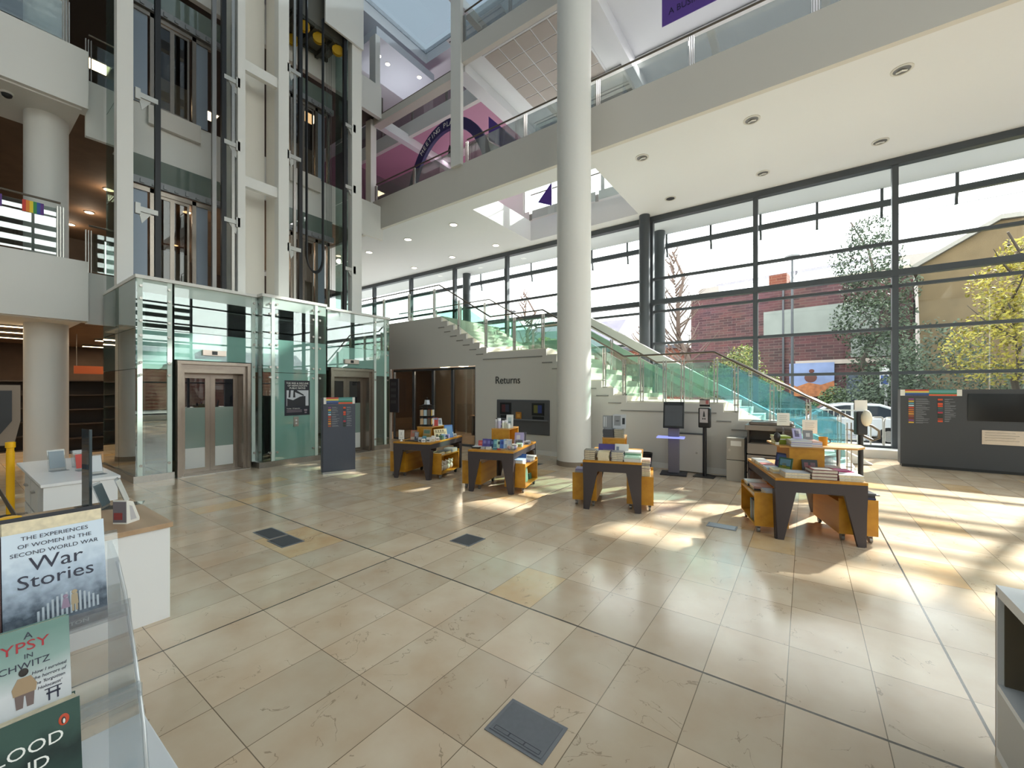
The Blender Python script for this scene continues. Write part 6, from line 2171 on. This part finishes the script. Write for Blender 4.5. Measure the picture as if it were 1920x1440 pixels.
# ---- lamp posts
for (x, y, h, l) in ((-.55, 25.6, 8.7, 'tall street lamp with flat round head in front of the brick building'), (-17.5, 24.5, 7.6, 'distant street lamp over the stair landing')):
    t = thing('street_lamp', (x, y, GZ), l, 'street lamp')
    MB().cyl((0, 0, 0), (0, 0, h), .075, 10, r2=.05).build('pole', FRAME, t, smooth=True)
    MB().lathe([(.05, h), (.16, h + .06), (.33, h + .12), (.33, h + .2), (.1, h + .28), (0, h + .29)], n=18).build('lamp_head', mat('lamp_head_grey', '#77797c', .5), t, smooth=True)
t = thing('street_sign', (2.95, 24.8, GZ), 'white sign post with blue and white plate by the road', 'street sign')
MB().cyl((0, 0, 0), (0, 0, 3.1), .05, 8).build('pole', WHITELAM, t)
bx(-.22, .1, -.06, -.05, 2.1, 3.0).build('plate', WHITELAM, t)
bx(-.18, .06, -.066, -.06, 2.25, 2.65).build('blue_field', colmat('#3a55a0'), t)

# ---- white hatchback car, facing left
t = thing('car', (1.1, 20.6, GZ), 'white hatchback car parked on the street behind the stair foot', 'car', R(3))
CW = mat('car_white_paint', '#e4e8ee', .18, coat=.6)
prof = [(-1.95, .32), (-2.0, .6), (-1.9, .8), (-1.1, .98), (-.45, 1.42), (.1, 1.52), (1.1, 1.5), (1.75, 1.28), (2.0, .95), (2.02, .45), (1.95, .3)]
bodyp = [(-1.95, .3), (-2.0, .6), (-1.9, .8), (-1.1, .95), (1.98, .98), (2.02, .5), (1.95, .3)]
cab = [(-1.15, .94), (-.5, 1.4), (.1, 1.5), (1.1, 1.48), (1.7, 1.26), (1.98, .97)]
mb = MB().prism(bodyp, 'y', -.82, .82)
mb.prism([(a, b_) for a, b_ in cab], 'y', -.72, .72)
mb.build('body', CW, t, bevel=.05, smooth=False)
for yy in (-.725, .715):
    MB().prism([(-.9, .98), (-.42, 1.34), (.1, 1.42), (.25, 1.42), (.25, .98)], 'y', yy, yy + .01).build('side_window', mat('car_glass', '#39424c', .08), t)
    MB().prism([(.33, .98), (.33, 1.42), (1.05, 1.4), (1.5, 1.24), (1.7, .98)], 'y', yy, yy + .01).build('side_window', mat('car_glass', '#39424c', .08), t)
mb = MB()
mb.hexa([(-1.12, -.62, .955), (-.52, -.6, 1.385), (-.52, .6, 1.385), (-1.12, .62, .955)], [(-1.14, -.62, .975), (-.54, -.6, 1.405), (-.54, .6, 1.405), (-1.14, .62, .975)])
mb.build('windscreen', mat('car_glass', '#39424c', .08), t)
for xx in (-1.25, 1.3):
    for yy in (-.8, .6):
        w = MB().cyl((xx, yy - .03, .32), (xx, yy + .2, .32), .32, 24).build('wheel', RUBBER, t, smooth=True)
        MB().cyl((xx, yy - .04 if yy < 0 else yy + .2, .32), (xx, yy - .03 if yy < 0 else yy + .21, .32), .2, 18).build('hub_cap', STEEL, w, smooth=True)
bx(-1.0, -.75, -.95, -.78, .98, 1.1).build('wing_mirror', CW, t, bevel=.02)
for yy in (-.834, .826):
    bx(-.3, -.1, yy, yy + .008, .78, .81).build('door_handle', STEEL, t)
MB().prism([(1.9, .75), (2.03, .75), (2.0, .95), (1.9, .97)], 'y', -.83, -.6).build('tail_light', colmat('#a8242c'), t)
MB().prism([(-1.99, .62), (-1.7, .66), (-1.6, .8), (-1.92, .78)], 'y', -.83, -.6).build('headlight', mat('lamp_clear', '#d8dde2', .1), t)

# ---- white pedestrian railing and hoop rails on the pavement
t = thing('pavement_railing', (-1.6, 16.6, -.03), 'white vertical bar railing on the pavement outside', 'railing')
RW = mat('white_railing_paint', '#e8e8e6', .4)
MB().box(0, 3.1, -.02, .02, 1.02, 1.06).box(0, 3.1, -.02, .02, .12, .16).build('rail', RW, t)
for i in range(22):
    MB().cyl((.05 + i * .143, 0, 0), (.05 + i * .143, 0, 1.04), .011, 6).build('bar', RW, t)
for x, l in ((1.75, 'left'), (2.05, 'right')):
    t = thing('hoop_rail', (x, 16.4, -.03), 'steel hoop rail on the pavement by the charcoal wall, %s one' % l, 'railing', R(60), 'hoop rails on the pavement')
    MB().tube([(-.35, 0, 0), (-.35, 0, .75), (-.3, 0, .83), (-.2, 0, .86), (.2, 0, .86), (.3, 0, .83), (.35, 0, .75), (.35, 0, 0)], .025, 8).build('hoop', STEEL, t, smooth=True)

# ================================================================== UPPER GALLERY DISPLAY
# purple arch with lettering
t = thing('purple_arch', (-10.05, 10.25, 8.105), 'dark purple arch with white lettering on the upper gallery', 'arch')
mb = MB()
N_ = 28
ro, ri = (2.1, 2.85), (1.78, 2.5)
for i in range(N_):
    a0, a1 = math.pi * i / N_, math.pi * (i + 1) / N_
    po0, po1 = (ro[0] * math.cos(a0), ro[1] * math.sin(a0)), (ro[0] * math.cos(a1), ro[1] * math.sin(a1))
    pi0, pi1 = (ri[0] * math.cos(a0), ri[1] * math.sin(a0)), (ri[0] * math.cos(a1), ri[1] * math.sin(a1))
    mb.prism([pi0, po0, po1, pi1], 'y', -.06, .06)
mb.build('arch_band', DKPURPLE, t)
for i, ch in enumerate('MEETING PLACE'):
    a = R(128 - i * 4.4)
    if ch == ' ':
        continue
    lettering('lettering', ch, .24, PAPER, t, (1.9 * math.cos(a), -.062, 2.6 * math.sin(a)), (R(90), -(a - math.pi / 2), 0), 'CENTER', .002)
# small ornament hung inside the arch
o = thing('hanging_pendant', (-9.95, 10.25, 9.7), 'small black pendant hung inside the purple arch', 'pendant')
MB().cyl((0, 0, .35), (0, 0, 0.88), .006, 5).build('cord', BLACK, o)
MB().lathe([(.09, 0), (.05, .1), (.06, .2), (.02, .36)], n=12).build('shade', BLACK, o, smooth=True)
# purple panel stand right of the post
t = thing('exhibition_panel', (-8.2, 10.2, 8.1), 'slanted purple exhibition panel with orange end right of the square post', 'exhibition panel', R(0))
MB().prism([(0, 1.5), (1.25, .55), (1.25, .95), (0, 2.25)], 'y', 0, .05).build('purple_board', PURPLE, t)
MB().prism([(1.25, .55), (1.45, .45), (1.45, .95), (1.2, 1.05)], 'y', 0, .055).build('orange_edge', colmat('#a8662c'), t)
MB().prism([(0, .2), (1.25, .2), (1.25, .5), (0, 1.45)], 'y', 0, .04).build('white_board', PAPER, t)
t = thing('grey_display_case', (-6.7, 10.4, 8.1), 'grey display case on the upper gallery beside the purple panel', 'display case')
bx(0, 1.5, 0, .6, 0, 1.15).build('body', mat('case_grey', '#7d828a', .5), t)
bx(.1, 1.4, .05, .55, 1.15, 1.5).build('glass_cover', GLASS, t)
# purple banner at the top
t = thing('purple_banner', (-2.25, 9.75, 10.05), 'purple hanging banner with dark lettering at the top edge', 'banner')
bx(-.45, .9, 0, .02, 0, 1.42).build('cloth', mat('banner_purple', '#5e3f9a', .6), t)
lettering('lettering', 'A BUSINESS', .2, mat('banner_ink', '#2a1c50', .6), t, (-.3, -.004, .2), FACE_MY, 'LEFT', .002, .9)
o = thing('slanted_strut', (-13.6, 10.0, 8.1), 'dark red slanted strut on the upper gallery behind the white post', 'strut')
MB().tube([(0, 0, 0), (.15, 0, 1.0)], .03, 6).build('bar', colmat('#8a2f3c'), o)
# panel banner seen through the light well
o = thing('hanging_banner', (-7.6, 12.2, 8.2), 'small purple triangular pennant seen in the ceiling light well', 'banner')
MB().prism([(0, 0), (.55, .55), (.55, -.25)], 'y', 0, .02).build('cloth', PURPLE, o)
# lights under the third floor beside the skylight
for i, (x, y, lb) in enumerate(((-13.45, 9.95, 'uppermost'), (-13.5, 10.4, 'middle'), (-13.0, 11.6, 'right hand'))):
    t = thing('downlight', (x, y, 14.6), 'bright round downlight in the blue grey soffit by the skylight, %s one' % lb, 'ceiling light', group='soffit downlights by the skylight')
    MB().lathe([(.1, 0), (.1, -.015), (.085, -.018)], n=16).build('rim', WHITE, t)
    MB().lathe([(.085, -.012), (.085, -.02)], n=16).build('lens', LAMP_N, t)
# added fill lights for the upper floors, each given an invented housing


def fill_lamp(loc, sx_, e, c, up, label):
    t = thing('added_fill_lamp', loc, label, 'fill light', group='added fill lights of the upper floors')
    bx(-sx_ / 2 - .05, sx_ / 2 + .05, -.2, .2, -.08 if up else .02, -.02 if up else .08).build('housing', WHITE, t)
    if up:
        bx(-.04, .04, -.04, .04, -.41, -.08).build('stem', WHITE, t)
    ld = bpy.data.lights.new('fill_light', 'AREA')
    ld.shape = 'RECTANGLE'
    ld.size, ld.size_y, ld.energy, ld.color = sx_, .3, e, c
    lo = bpy.data.objects.new('fill_light', ld)
    COL.objects.link(lo)
    lo.parent = t
    if up:
        lo.rotation_euler = (R(180), 0, 0)


fill_lamp((-14.0, 11.3, 12.27), 2.5, 32, (.95, .97, 1), True, 'added white fill uplight below the blue grey soffit by the skylight')
fill_lamp((-12.0, 12.6, 11.4), 4, 35, (1, .7, .88), False, 'added fill light tinting the pink upper gallery wall')
fill_lamp((-1.0, 12.2, 11.38), 10, 110, (1, .97, .95), False, 'long added fill light above the white upper gallery wall')
